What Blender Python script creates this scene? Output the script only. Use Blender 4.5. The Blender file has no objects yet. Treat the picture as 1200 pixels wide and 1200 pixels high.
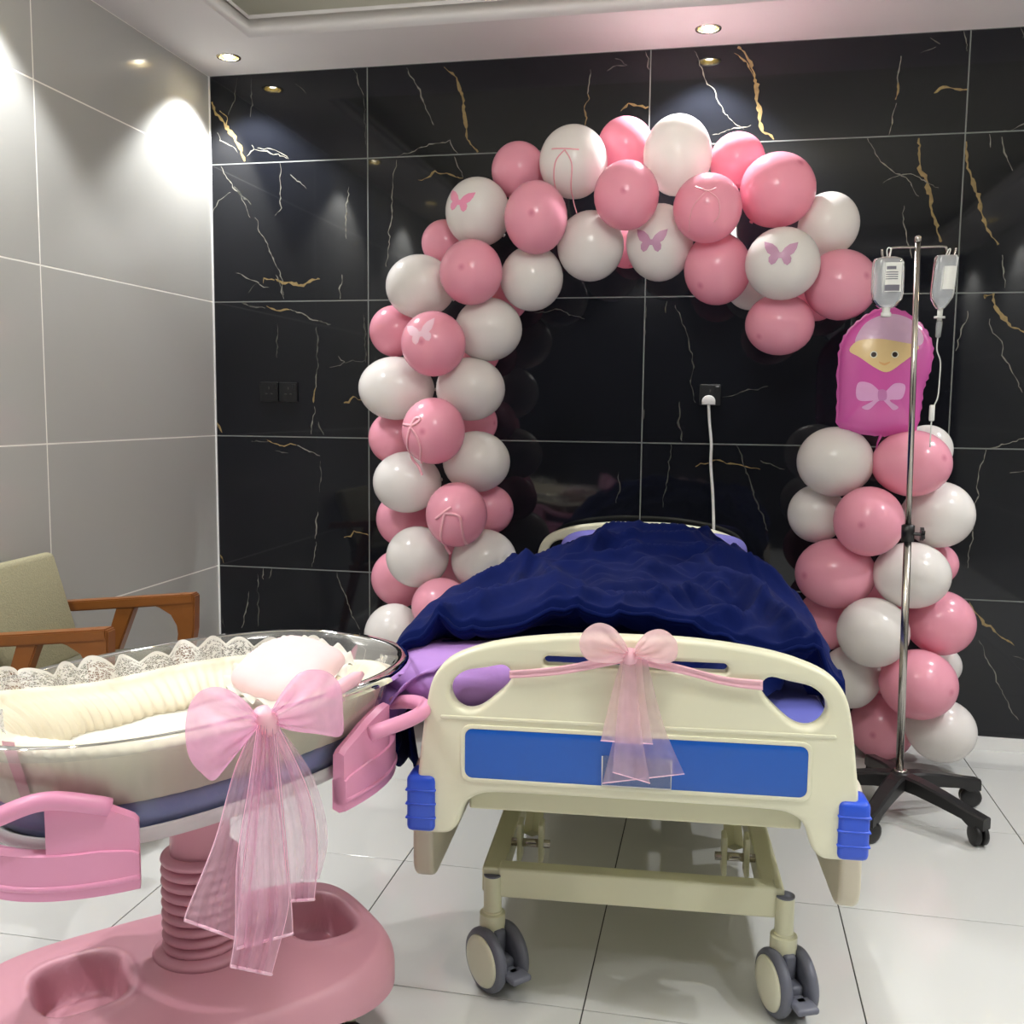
import bpy, bmesh, math, random
import numpy as np
from mathutils import Vector, Matrix, noise
random.seed(7)
PI = math.pi
SC = bpy.context.scene
COL = SC.collection

# ------------------------------------------------------------------ camera
F_PX, YAW, PITCH, ROLL = 1167.05, 0.2029, 0.1036, 0.0104
CAM = Vector((2.2476, -4.1944, 1.3432))
fw = Vector((-math.sin(YAW)*math.cos(PITCH), math.cos(YAW)*math.cos(PITCH), -math.sin(PITCH)))
r0 = Vector((math.cos(YAW), math.sin(YAW), 0)); u0 = r0.cross(fw)
rt = math.cos(ROLL)*r0 + math.sin(ROLL)*u0
up = -math.sin(ROLL)*r0 + math.cos(ROLL)*u0
cd = bpy.data.cameras.new('camera'); cam = bpy.data.objects.new('camera', cd); COL.objects.link(cam)
cd.sensor_fit = 'HORIZONTAL'; cd.sensor_width = 36.0; cd.lens = F_PX/1200*36.0
cd.clip_start = 0.02
cam.matrix_world = Matrix(((rt.x, up.x, -fw.x, CAM.x), (rt.y, up.y, -fw.y, CAM.y), (rt.z, up.z, -fw.z, CAM.z), (0, 0, 0, 1)))
SC.camera = cam

# ------------------------------------------------------------------ world, exposure
w = bpy.data.worlds.new('world'); SC.world = w; w.use_nodes = True
w.node_tree.nodes['Background'].inputs[0].default_value = (0.8, 0.85, 0.9, 1)
w.node_tree.nodes['Background'].inputs[1].default_value = 0.05
SC.view_settings.view_transform = 'Standard'; SC.view_settings.look = 'None'
SC.view_settings.gamma = 1.0; SC.view_settings.use_curve_mapping = False
SC.view_settings.exposure = 1.15
SPOT_W = 38.0          # watts of each recessed downlight
FILL_STRENGTH = 15.0             # emission strength of the unseen globe added to brighten the room
SPOT_COL = (0.98, 0.985, 1.0)

# room dimensions (metres), back wall is y = 0, left wall is x = 0
ZC = 2.784; XR = 4.42; YR = -5.75
Z4, TH, TW, XA = 0.606, 0.6, 1.2, 0.735

# ------------------------------------------------------------------ pixel helpers
def ray(x, y): return fw + rt*((x-600)/F_PX) + up*((600-y)/F_PX)
def YP(x, y, Y=0.0):
    d = ray(x, y); return CAM + d*((Y-CAM.y)/d.y)
def FLz(x, y, z=0.0):
    d = ray(x, y); return CAM + d*((z-CAM.z)/d.z)
def LP(x, y, M, axis, v):
    """pixel -> local point of frame M on local plane axis = v"""
    Mi = M.inverted(); c = Mi @ CAM; d = (Mi.to_3x3() @ ray(x, y))
    return c + d*((v-c[axis])/d[axis])
def depth(P): return (Vector(P)-CAM).dot(fw)

# ------------------------------------------------------------------ materials
def nt(name):
    m = bpy.data.materials.new(name); m.use_nodes = True
    n = m.node_tree; b = n.nodes['Principled BSDF']; return m, n, b
def srgb(r, g, b):
    f = lambda c: (c/255/12.92 if c/255 <= 0.04045 else ((c/255+0.055)/1.055)**2.4)
    return (f(r), f(g), f(b), 1)
def mat(name, col, rough=0.5, metal=0.0, var=0.06, scale=8.0, bump=0.0, bscale=60.0, spec=0.5, coat=0.0, sheen=0.0, coords='Object'):
    m, n, b = nt(name)
    tc = n.nodes.new('ShaderNodeTexCoord')
    nz = n.nodes.new('ShaderNodeTexNoise'); nz.inputs['Scale'].default_value = scale; nz.inputs['Detail'].default_value = 4
    n.links.new(tc.outputs[coords], nz.inputs['Vector'])
    mx = n.nodes.new('ShaderNodeMix'); mx.data_type = 'RGBA'
    c = Vector(col[:3])
    mx.inputs[6].default_value = (*(c*(1-var)), 1); mx.inputs[7].default_value = (*[min(1, v*(1+var)) for v in c], 1)
    n.links.new(nz.outputs['Fac'], mx.inputs[0]); n.links.new(mx.outputs[2], b.inputs['Base Color'])
    b.inputs['Roughness'].default_value = rough; b.inputs['Metallic'].default_value = metal
    b.inputs['Specular IOR Level'].default_value = spec
    if coat: b.inputs['Coat Weight'].default_value = coat
    if sheen:
        b.inputs['Sheen Weight'].default_value = sheen; b.inputs['Sheen Roughness'].default_value = 0.4
    if bump:
        n2 = n.nodes.new('ShaderNodeTexNoise'); n2.inputs['Scale'].default_value = bscale; n2.inputs['Detail'].default_value = 3
        n.links.new(tc.outputs[coords], n2.inputs['Vector'])
        bp = n.nodes.new('ShaderNodeBump'); bp.inputs['Strength'].default_value = bump; bp.inputs['Distance'].default_value = 0.01
        n.links.new(n2.outputs['Fac'], bp.inputs['Height']); n.links.new(bp.outputs[0], b.inputs['Normal'])
    return m
def clear(name, tint=(0.97, 0.98, 0.98), gloss=0.9, ior=1.45, body=0.0, bodycol=(0.9, 0.9, 0.9)):
    m, n, b = nt(name); n.nodes.remove(b); out = n.nodes['Material Output']
    t = n.nodes.new('ShaderNodeBsdfTransparent'); t.inputs[0].default_value = (*tint, 1)
    g = n.nodes.new('ShaderNodeBsdfGlossy'); g.inputs['Roughness'].default_value = 0.03; g.inputs[0].default_value = (gloss, gloss, gloss, 1)
    fr = n.nodes.new('ShaderNodeFresnel'); fr.inputs[0].default_value = ior
    base = t.outputs[0]
    if body:
        d = n.nodes.new('ShaderNodeBsdfDiffuse'); d.inputs[0].default_value = (*bodycol, 1)
        m0 = n.nodes.new('ShaderNodeMixShader'); m0.inputs[0].default_value = body
        n.links.new(t.outputs[0], m0.inputs[1]); n.links.new(d.outputs[0], m0.inputs[2]); base = m0.outputs[0]
    mx = n.nodes.new('ShaderNodeMixShader')
    n.links.new(fr.outputs[0], mx.inputs[0]); n.links.new(base, mx.inputs[1]); n.links.new(g.outputs[0], mx.inputs[2])
    n.links.new(mx.outputs[0], out.inputs[0]); return m
def tulle(name, col, alpha):
    m, n, b = nt(name); n.nodes.remove(b); out = n.nodes['Material Output']
    t = n.nodes.new('ShaderNodeBsdfTransparent')
    d = n.nodes.new('ShaderNodeBsdfDiffuse'); d.inputs[0].default_value = col
    tr = n.nodes.new('ShaderNodeBsdfTranslucent'); tr.inputs[0].default_value = col
    a = n.nodes.new('ShaderNodeMixShader'); a.inputs[0].default_value = 0.45
    n.links.new(d.outputs[0], a.inputs[1]); n.links.new(tr.outputs[0], a.inputs[2])
    tc = n.nodes.new('ShaderNodeTexCoord'); nz = n.nodes.new('ShaderNodeTexNoise'); nz.inputs['Scale'].default_value = 25
    n.links.new(tc.outputs['Object'], nz.inputs['Vector'])
    mr = n.nodes.new('ShaderNodeMapRange'); mr.inputs[3].default_value = alpha-0.1; mr.inputs[4].default_value = alpha+0.1
    n.links.new(nz.outputs['Fac'], mr.inputs[0])
    mx = n.nodes.new('ShaderNodeMixShader'); n.links.new(mr.outputs[0], mx.inputs[0])
    n.links.new(t.outputs[0], mx.inputs[1]); n.links.new(a.outputs[0], mx.inputs[2]); n.links.new(mx.outputs[0], out.inputs[0])
    return m
def latex(name, col, tipcol):
    m, n, b = nt(name); out = n.nodes['Material Output']
    at = n.nodes.new('ShaderNodeAttribute'); at.attribute_name = 'tip'
    tc = n.nodes.new('ShaderNodeTexCoord'); nz = n.nodes.new('ShaderNodeTexNoise'); nz.inputs['Scale'].default_value = 9
    n.links.new(tc.outputs['Object'], nz.inputs['Vector'])
    m0 = n.nodes.new('ShaderNodeMix'); m0.data_type = 'RGBA'
    m0.inputs[6].default_value = tuple(c*0.96 for c in col[:3])+(1,); m0.inputs[7].default_value = tuple(min(1, c*1.04) for c in col[:3])+(1,)
    n.links.new(nz.outputs['Fac'], m0.inputs[0])
    mx = n.nodes.new('ShaderNodeMix'); mx.data_type = 'RGBA'; mx.inputs[7].default_value = tipcol
    n.links.new(at.outputs['Fac'], mx.inputs[0]); n.links.new(m0.outputs[2], mx.inputs[6])
    n.links.new(mx.outputs[2], b.inputs['Base Color'])
    b.inputs['Roughness'].default_value = 0.22; b.inputs['Specular IOR Level'].default_value = 0.45
    tr = n.nodes.new('ShaderNodeBsdfTranslucent'); n.links.new(mx.outputs[2], tr.inputs[0])
    ms = n.nodes.new('ShaderNodeMixShader'); ms.inputs[0].default_value = 0.22
    n.links.new(b.outputs[0], ms.inputs[1]); n.links.new(tr.outputs[0], ms.inputs[2]); n.links.new(ms.outputs[0], out.inputs[0])
    return m
def emit(name, col, s):
    m, n, b = nt(name); b.inputs['Base Color'].default_value = (*col, 1)
    b.inputs['Emission Color'].default_value = (*col, 1); b.inputs['Emission Strength'].default_value = s; return m
def lace_mat(name):
    m, n, b = nt(name); n.nodes.remove(b); out = n.nodes['Material Output']
    tc = n.nodes.new('ShaderNodeTexCoord')
    v = n.nodes.new('ShaderNodeTexVoronoi'); v.feature = 'DISTANCE_TO_EDGE'; v.inputs['Scale'].default_value = 16
    n.links.new(tc.outputs['UV'], v.inputs['Vector'])
    lt = n.nodes.new('ShaderNodeMath'); lt.operation = 'LESS_THAN'; lt.inputs[1].default_value = 0.09
    n.links.new(v.outputs['Distance'], lt.inputs[0])
    nz = n.nodes.new('ShaderNodeTexNoise'); nz.inputs['Scale'].default_value = 7
    n.links.new(tc.outputs['UV'], nz.inputs['Vector'])
    gt = n.nodes.new('ShaderNodeMath'); gt.operation = 'GREATER_THAN'; gt.inputs[1].default_value = 0.57
    n.links.new(nz.outputs['Fac'], gt.inputs[0])
    at = n.nodes.new('ShaderNodeAttribute'); at.attribute_name = 'edge'
    mx1 = n.nodes.new('ShaderNodeMath'); mx1.operation = 'MAXIMUM'
    n.links.new(lt.outputs[0], mx1.inputs[0]); n.links.new(gt.outputs[0], mx1.inputs[1])
    mx2 = n.nodes.new('ShaderNodeMath'); mx2.operation = 'MAXIMUM'
    n.links.new(mx1.outputs[0], mx2.inputs[0]); n.links.new(at.outputs['Fac'], mx2.inputs[1])
    mr = n.nodes.new('ShaderNodeMapRange'); mr.inputs[3].default_value = 0.16; mr.inputs[4].default_value = 0.92
    n.links.new(mx2.outputs[0], mr.inputs[0])
    t = n.nodes.new('ShaderNodeBsdfTransparent'); d = n.nodes.new('ShaderNodeBsdfDiffuse'); d.inputs[0].default_value = (0.85, 0.84, 0.8, 1)
    ms = n.nodes.new('ShaderNodeMixShader'); n.links.new(mr.outputs[0], ms.inputs[0])
    n.links.new(t.outputs[0], ms.inputs[1]); n.links.new(d.outputs[0], ms.inputs[2]); n.links.new(ms.outputs[0], out.inputs[0])
    return m

M = {}
M['black_tile'] = mat('black_tile', (0.0075, 0.0085, 0.012, 1), 0.05, var=0.3, scale=2.5, spec=0.5)
M['gold_vein'] = mat('gold_vein', srgb(142, 122, 82), 0.2, var=0.45, scale=60)
M['pale_vein'] = mat('pale_vein', srgb(126, 124, 114), 0.2, var=0.4, scale=40)
M['dim_vein'] = mat('dim_vein', srgb(86, 86, 80), 0.15, var=0.5, scale=40)
M['dark_grout'] = mat('dark_grout', srgb(120, 124, 120), 0.8)
M['grey_tile'] = mat('grey_tile', srgb(176, 176, 171), 0.14, var=0.035, scale=1.6)
M['white_grout'] = mat('white_grout', srgb(238, 236, 228), 0.8)
M['floor_tile'] = mat('floor_tile', srgb(208, 209, 206), 0.06, var=0.015, scale=2.0)
M['floor_grout'] = mat('floor_grout', srgb(60, 58, 54), 0.9)
M['ceiling'] = mat('ceiling_paint', srgb(226, 222, 220), 0.85, var=0.01)
M['tray'] = mat('tray_paint', srgb(205, 202, 188), 0.85, var=0.01)
M['rear'] = mat('rear_wall_dark', srgb(38, 36, 36), 0.6)
M['white_gloss'] = mat('white_gloss', srgb(236, 236, 234), 0.25, var=0.02)
M['gold_refl'] = mat('gold_reflector', srgb(214, 190, 110), 0.25, metal=0.9)
M['chrome_ring'] = mat('satin_ring', srgb(200, 195, 180), 0.25, metal=0.8)
M['bulb'] = emit('lamp_glow', (1.0, 0.95, 0.8), 60.0)
M['fill_globe'] = emit('fill_glow', (1.0, 0.985, 0.955), FILL_STRENGTH)
M['black_plastic'] = mat('black_plastic', srgb(26, 25, 26), 0.38, var=0.15, scale=30)
M['socket_black'] = mat('socket_black', srgb(24, 25, 28), 0.3)
M['pink_lx'] = latex('pink_latex', srgb(253, 176, 196), srgb(205, 95, 125))
M['white_lx'] = latex('white_latex', srgb(246, 242, 238), srgb(222, 212, 204))
M['sticker'] = mat('butterfly_print', srgb(196, 148, 178), 0.4, var=0.05)
M['sticker_lt'] = mat('butterfly_print_pale', srgb(240, 150, 185), 0.4, var=0.05)
M['sticker_pale'] = mat('butterfly_print_blush', srgb(250, 206, 222), 0.4, var=0.05)
M['ribbon'] = mat('curling_ribbon', srgb(246, 178, 190), 0.3, var=0.04)
M['foil'] = mat('foil_magenta', srgb(216, 96, 176), 0.2, var=0.06, spec=0.7)
M['foil_hood'] = mat('foil_hood', srgb(216, 178, 208), 0.25)
M['foil_face'] = mat('foil_face', srgb(236, 206, 150), 0.3)
M['foil_bow'] = mat('foil_bow', srgb(232, 172, 220), 0.3)
M['foil_bow2'] = mat('foil_bow_shade', srgb(206, 130, 190), 0.3)
M['eye'] = mat('foil_eye', srgb(60, 45, 35), 0.3)
M['eyew'] = mat('foil_eye_white', srgb(245, 240, 225), 0.3)
M['cheek'] = mat('foil_cheek', srgb(232, 178, 120), 0.3)
M['steel'] = mat('steel', srgb(190, 184, 178), 0.2, metal=1.0, var=0.05)
M['bag'] = clear('bag_plastic', (0.97, 0.98, 0.98), 0.9, 1.5, 0.30, (0.85, 0.86, 0.88))
M['label'] = mat('bag_label', srgb(236, 236, 232), 0.5, var=0.02)
M['label_ink'] = mat('label_ink', srgb(120, 118, 130), 0.5, var=0.1)
M['hose'] = mat('clear_hose', srgb(225, 225, 220), 0.2)
M['bed_cream'] = mat('bed_cream', srgb(232, 230, 204), 0.33, var=0.012, scale=4)
M['bed_beige'] = mat('bed_beige', srgb(212, 203, 182), 0.38, var=0.02)
M['bed_metal'] = mat('bed_metal_cream', srgb(216, 214, 182), 0.3, var=0.02)
M['bed_blue'] = mat('bed_blue', srgb(26, 92, 192), 0.22, var=0.03)
M['bump_blue'] = mat('bumper_blue', srgb(48, 88, 215), 0.3, var=0.03)
M['grey_plastic'] = mat('grey_plastic', srgb(104, 106, 118), 0.4, var=0.05)
M['dark_hole'] = mat('dark_metal', srgb(50, 48, 44), 0.5)
M['mattress'] = mat('mattress_violet', srgb(104, 108, 192), 0.5, var=0.05)
M['pillow'] = mat('pillow_violet', srgb(112, 108, 186), 0.6, var=0.06, bump=0.1, bscale=14)
M['lilac'] = mat('lilac_cotton', srgb(176, 132, 206), 0.75, var=0.05, bump=0.15, bscale=30)
M['navy'] = mat('navy_velour', srgb(7, 21, 76), 0.85, var=0.3, scale=5, bump=0.10, bscale=40, spec=0.08, sheen=0.03)
M['tulle_l'] = tulle('pink_tulle', srgb(255, 200, 232), 0.46)
M['tulle_m'] = tulle('pink_tulle_tail', srgb(255, 214, 236), 0.44)
M['tulle_s'] = tulle('pink_tulle_sheer', srgb(255, 224, 240), 0.36)
M['tulle_b'] = tulle('pink_organza', srgb(255, 226, 232), 0.6)
M['satin'] = mat('pink_satin', srgb(252, 196, 210), 0.4, var=0.05)
M['hem'] = mat('pink_hem', srgb(250, 205, 225), 0.5, var=0.03)
M['tray_grey'] = mat('tray_grey', srgb(205, 206, 204), 0.35, var=0.02)
M['acrylic'] = clear('acrylic', (0.95, 0.955, 0.955), 0.9, 1.42, 0.10, (0.8, 0.82, 0.82))
M['pink_abs'] = mat('pink_abs', srgb(238, 160, 196), 0.34, var=0.03, scale=3)
M['pink_abs2'] = mat('pink_abs_base', srgb(212, 154, 168), 0.4, var=0.05, scale=4)
M['well'] = mat('pink_abs_well', srgb(186, 92, 116), 0.45, var=0.04)
M['cot_blue'] = mat('cot_blue', srgb(122, 142, 214), 0.4, var=0.04)
M['cot_cream'] = mat('cot_cream', srgb(232, 224, 202), 0.85, var=0.03, bump=0.1, bscale=50)
M['cot_white'] = mat('cot_white', srgb(222, 219, 210), 0.8, var=0.02, bump=0.06, bscale=30)
M['cot_pink'] = mat('cot_pink', srgb(234, 184, 190), 0.8, var=0.05, bump=0.1, bscale=40)
M['cot_blush'] = mat('cot_blush', srgb(236, 204, 206), 0.8, var=0.10, scale=10, bump=0.15, bscale=30)
M['lace'] = lace_mat('white_lace')
M['wood'] = mat('teak', srgb(128, 76, 30), 0.38, var=0.18, scale=14)
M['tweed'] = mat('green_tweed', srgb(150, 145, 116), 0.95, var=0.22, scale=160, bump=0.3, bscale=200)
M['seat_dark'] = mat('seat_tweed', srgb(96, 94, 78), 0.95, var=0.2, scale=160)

# ------------------------------------------------------------------ mesh helpers
def link(o, parent=None):
    COL.objects.link(o)
    if parent is not None: o.parent = parent
    return o
def obj(name, bm, m=None, parent=None, smooth=True):
    if isinstance(bm, bmesh.types.BMesh):
        me = bpy.data.meshes.new(name); bm.to_mesh(me); bm.free()
    else: me = bm
    if m is not None:
        if len(me.materials): me.materials.clear()
        for k in (m if isinstance(m, (list, tuple)) else [m]): me.materials.append(M[k])
    if smooth:
        for f in me.polygons: f.use_smooth = True
    o = bpy.data.objects.new(name, me); return link(o, parent)
def shade_auto(o, ang=40):
    me = o.data; bm = bmesh.new(); bm.from_mesh(me)
    for e in bm.edges:
        if len(e.link_faces) == 2 and e.calc_face_angle(0) > math.radians(ang): e.smooth = False
    for f in bm.faces: f.smooth = True
    bm.to_mesh(me); bm.free(); return o
def tag(o, label, cat=None, group=None, kind=None):
    o['label'] = label
    if cat: o['category'] = cat
    if group: o['group'] = group
    if kind: o['kind'] = kind
    return o
def thing(name, label, cat, loc=(0, 0, 0), rz=0.0, group=None):
    o = bpy.data.objects.new(name, None); o.empty_display_size = 0.05
    o.location = loc; o.rotation_euler = (0, 0, rz); link(o); return tag(o, label, cat, group)
def box(bm, c, s, bev=0.0, seg=2, rot=None):
    g = bmesh.ops.create_cube(bm, size=1.0); vs = g['verts']
    for v in vs:
        p = Vector((v.co.x*s[0], v.co.y*s[1], v.co.z*s[2]))
        v.co = p
    if bev:
        es = list({e for v in vs for e in v.link_edges})
        r = bmesh.ops.bevel(bm, geom=es, offset=bev, segments=seg, profile=0.5, affect='EDGES')
        vs = list({v for f in r['faces'] for v in f.verts} | {v for v in vs if v.is_valid})
    for v in vs:
        p = v.co
        if rot is not None: p = rot @ p
        v.co = p + Vector(c)
    return bm
def B(c, s, bev=0.0, seg=2, rot=None): return box(bmesh.new(), c, s, bev, seg, rot)
def resample(pts, n, closed=False):
    """Catmull-Rom resample"""
    P = [Vector(p) for p in pts]; m = len(P); out = []
    segs = m if closed else m-1
    for i in range(n):
        t = i/(n if closed else n-1)*segs; k = min(int(t), segs-1); f = t-k
        if closed: a, b, c, d = P[(k-1) % m], P[k % m], P[(k+1) % m], P[(k+2) % m]
        else: a, b, c, d = P[max(k-1, 0)], P[k], P[k+1], P[min(k+2, m-1)]
        out.append(0.5*((2*b)+(c-a)*f+(2*a-5*b+4*c-d)*f*f+(3*b-a-3*c+d)*f**3))
    return out
def tube(bm, pts, r, n=10, closed=False, cap=True, flat=None):
    """sweep a circle (or an ellipse r x r*flat) along pts; r may be a list"""
    P = [Vector(p) for p in pts]; m = len(P); R = r if isinstance(r, (list, tuple)) else [r]*m
    T = []
    for i in range(m):
        if closed: t = P[(i+1) % m]-P[i-1]
        else: t = P[min(i+1, m-1)]-P[max(i-1, 0)]
        T.append(t.normalized() if t.length > 1e-9 else Vector((0, 0, 1)))
    ref = Vector((0, 0, 1)) if abs(T[0].z) < 0.9 else Vector((1, 0, 0))
    nrm = (ref - T[0]*ref.dot(T[0])).normalized(); rings = []
    for i in range(m):
        nrm = (nrm - T[i]*nrm.dot(T[i]))
        nrm = nrm.normalized() if nrm.length > 1e-6 else Vector((1, 0, 0))
        bi = T[i].cross(nrm); ring = []
        for k in range(n):
            a = 2*PI*k/n
            ring.append(bm.verts.new(P[i]+nrm*(math.cos(a)*R[i]*(flat or 1))+bi*(math.sin(a)*R[i])))
        rings.append(ring)
    for i in range(m if closed else m-1):
        A, Bq = rings[i], rings[(i+1) % m]
        for k in range(n): bm.faces.new((A[k], A[(k+1) % n], Bq[(k+1) % n], Bq[k]))
    if cap and not closed:
        bm.faces.new(rings[0][::-1]); bm.faces.new(rings[-1])
    return bm
def TUBE(pts, r, n=10, **k): return tube(bmesh.new(), pts, r, n, **k)
def lathe(bm, prof, n=28, c=(0, 0, 0), mtx=None, cap=True):
    """prof: (radius, z) list"""
    rings = []; c = Vector(c)
    for r, z in prof:
        if r < 1e-6:
            p = Vector((0, 0, z)); p = (mtx @ p) if mtx else p; rings.append([bm.verts.new(p+c)]); continue
        ring = []
        for k in range(n):
            a = 2*PI*k/n; p = Vector((r*math.cos(a), r*math.sin(a), z)); p = (mtx @ p) if mtx else p
            ring.append(bm.verts.new(p+c))
        rings.append(ring)
    for A, Bq in zip(rings, rings[1:]):
        if len(A) == 1 and len(Bq) == 1: continue
        for k in range(n):
            if len(A) == 1: bm.faces.new((A[0], Bq[(k+1) % n], Bq[k]))
            elif len(Bq) == 1: bm.faces.new((A[k], A[(k+1) % n], Bq[0]))
            else: bm.faces.new((A[k], A[(k+1) % n], Bq[(k+1) % n], Bq[k]))
    if cap and len(rings[0]) > 1: bm.faces.new(rings[0][::-1])
    if cap and len(rings[-1]) > 1: bm.faces.new(rings[-1])
    bmesh.ops.recalc_face_normals(bm, faces=bm.faces); return bm
def LATHE(prof, n=28, c=(0, 0, 0), mtx=None, cap=True): return lathe(bmesh.new(), prof, n, c, mtx, cap)
def grid(fn, nu, nv, closed_u=False, uv=False, attr=None):
    """fn(u,v)->Vector for u,v in 0..1"""
    bm = bmesh.new(); V = []
    la = bm.verts.layers.float.new(attr[0]) if attr else None
    for j in range(nv):
        row = []
        for i in range(nu):
            u = i/(nu if closed_u else nu-1); v = j/(nv-1)
            x = bm.verts.new(fn(u, v))
            if attr: x[la] = attr[1](u, v)
            row.append(x)
        V.append(row)
    ul = bm.loops.layers.uv.new() if uv else None
    for j in range(nv-1):
        for i in range(nu if closed_u else nu-1):
            i2 = (i+1) % nu
            f = bm.faces.new((V[j][i], V[j][i2], V[j+1][i2], V[j+1][i]))
            if uv:
                for l, (a, b) in zip(f.loops, ((i, j), (i+1, j), (i+1, j+1), (i, j+1))): l[ul].uv = (a/nu*uv, b/nv)
    return bm
def curve_mesh(outline, holes=(), extrude=0.01, bevel=0.0, res=2):
    """filled 2-D outline with holes -> mesh in the XY plane, extruded +-extrude along Z"""
    cu = bpy.data.curves.new('c', 'CURVE'); cu.dimensions = '2D'; cu.fill_mode = 'BOTH'
    cu.extrude = extrude; cu.bevel_depth = bevel; cu.bevel_resolution = res; cu.offset = -bevel
    for pts in [outline]+list(holes):
        s = cu.splines.new('POLY'); s.points.add(len(pts)-1); s.use_cyclic_u = True
        for q, p in zip(s.points, pts): q.co = (p[0], p[1], 0, 1)
    o = bpy.data.objects.new('c', cu); COL.objects.link(o)
    dg = bpy.context.evaluated_depsgraph_get()
    me = bpy.data.meshes.new_from_object(o.evaluated_get(dg)); bpy.data.objects.remove(o); bpy.data.curves.remove(cu)
    me.materials.clear()
    bm = bmesh.new(); bm.from_mesh(me); bmesh.ops.remove_doubles(bm, verts=bm.verts, dist=1e-5); bmesh.ops.recalc_face_normals(bm, faces=bm.faces)
    bm.to_mesh(me); bm.free()
    return me
def upright(me, y=0.0):
    """XY curve mesh -> XZ plane (x, z) at local y, front face towards -y"""
    me.transform(Matrix(((1, 0, 0, 0), (0, 0, -1, y), (0, 1, 0, 0), (0, 0, 0, 1)))); return me
def solidify(o, t):
    md = o.modifiers.new('thickness', 'SOLIDIFY'); md.thickness = t; md.offset = 0; return o
def rrect(x0, x1, y0, y1, r, n=5):
    P = []
    for cx, cy, a0 in ((x1-r, y1-r, 0), (x0+r, y1-r, 90), (x0+r, y0+r, 180), (x1-r, y0+r, 270)):
        for k in range(n+1):
            a = math.radians(a0+90*k/n); P.append((cx+r*math.cos(a), cy+r*math.sin(a)))
    return P
def nz(x, y, z=0.0, s=1.0): return noise.noise(Vector((x*s, y*s, z)))

# ================================================================== STRUCTURE
def veins_to(bm, pts, wpx, mi, T, seed, dmul=1.0):
    """jagged vein strip laid flat on a back-wall tile; pts are wall (x,z)"""
    rnd = random.Random(seed)
    P = [Vector((p[0], p[1])) for p in pts]
    Q = []
    for a, b in zip(P, P[1:]):
        n = max(2, int((b-a).length/0.012))
        for k in range(n):
            t = k/n; q = a.lerp(b, t)
            q += Vector((rnd.uniform(-1, 1), rnd.uniform(-1, 1)))*0.0030+Vector((nz(q.x*22, q.y*22, seed), nz(q.x*22, q.y*22, seed+50)))*0.010; Q.append(q)
    Q.append(P[-1]); n = len(Q); vs = []
    for i, q in enumerate(Q):
        t = (Q[min(i+1, n-1)]-Q[max(i-1, 0)]); t = t.normalized() if t.length > 0 else Vector((1, 0)); nn = Vector((-t.y, t.x))
        s = i/(n-1); ww = wpx*0.0034*0.5*(0.35+0.65*math.sin(PI*min(1, max(0, s*0.9+0.05))))*rnd.uniform(0.2, 1.35)
        a, b = q+nn*ww, q-nn*ww
        vs.append([bm.verts.new((max(T[0], min(T[1], p.x)), -0.0004, max(T[2], min(T[3], p.y)))) for p in (a, b)])
    for A, C in zip(vs, vs[1:]):
        f = bm.faces.new((A[0], A[1], C[1], C[0])); f.material_index = mi
        f.normal_update()
        if f.normal.y > 0: f.normal_flip()

def crop(x0, y0, s, L): return [(x0+s*a, y0+s*b) for a, b in L]
VE = []   # (points px, width px, material index 1 gold 2 pale 3 dim)
def V(kind, w, x0, y0, s, *L): VE.append((crop(x0, y0, s, L), w, kind))
a = (230, 60, .1833)
V(1, 6, *a, (103, 330), (130, 400), (165, 450), (200, 500), (245, 555), (270, 610), (290, 660), (310, 705))
V(1, 2.5, *a, (150, 375), (185, 420), (215, 500)); V(2, 1.4, *a, (140, 520), (155, 575), (200, 600), (240, 605), (265, 650))
V(2, 1.4, *a, (320, 670), (370, 630), (355, 600)); V(2, 1.5, *a, (370, 630), (450, 640), (540, 675), (580, 685)); V(2, 1.4, *a, (380, 615), (510, 628), (560, 670), (590, 690))
V(3, 1.2, *a, (260, 175), (240, 310), (205, 410)); V(3, 1.2, *a, (350, 175), (345, 420)); V(2, 1.2, *a, (1010, 115), (1040, 210), (1070, 280)); V(3, 1.2, *a, (1070, 280), (1080, 430), (1085, 600))
V(3, 1.0, *a, (640, 210), (700, 270))
V(2, 1.5, *a, (155, 735), (180, 780), (230, 850), (290, 930), (345, 1065)); V(3, 3.5, *a, (240, 880), (290, 920), (350, 980)); V(2, 1.6, *a, (370, 1070), (400, 1130), (435, 1200), (490, 1310), (535, 1420), (560, 1560))
V(2, 1.2, *a, (215, 900), (150, 960), (105, 1030)); V(2, 1.3, *a, (535, 710), (540, 830), (545, 1000), (505, 1050)); V(2, 1.6, *a, (605, 785), (640, 825), (705, 880))
V(2, 1.6, *a, (975, 870), (962, 960), (955, 1080), (960, 1200)); a = (230, 320, .1833)
V(2, 1.5, *a, (250, -10), (340, 40), (465, 92)); V(1, 2.5, *a, (425, 70), (432, 32), (500, 45)); V(1, 4.0, *a, (500, 40), (570, 60), (640, 75), (690, 85), (720, 50), (790, 38)); V(2, 1.6, *a, (510, 0), (540, 80), (560, 165))
V(2, 1.8, *a, (935, 0), (925, 100), (920, 165)); V(3, 1.2, *a, (385, 70), (335, 125))
V(3, 1.8, *a, (290, 190), (350, 215), (440, 225)); V(1, 2.6, *a, (455, 215), (520, 240), (600, 235)); V(2, 1.8, *a, (600, 235), (680, 265), (780, 305)); V(3, 2, *a, (780, 305), (860, 328))
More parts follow.
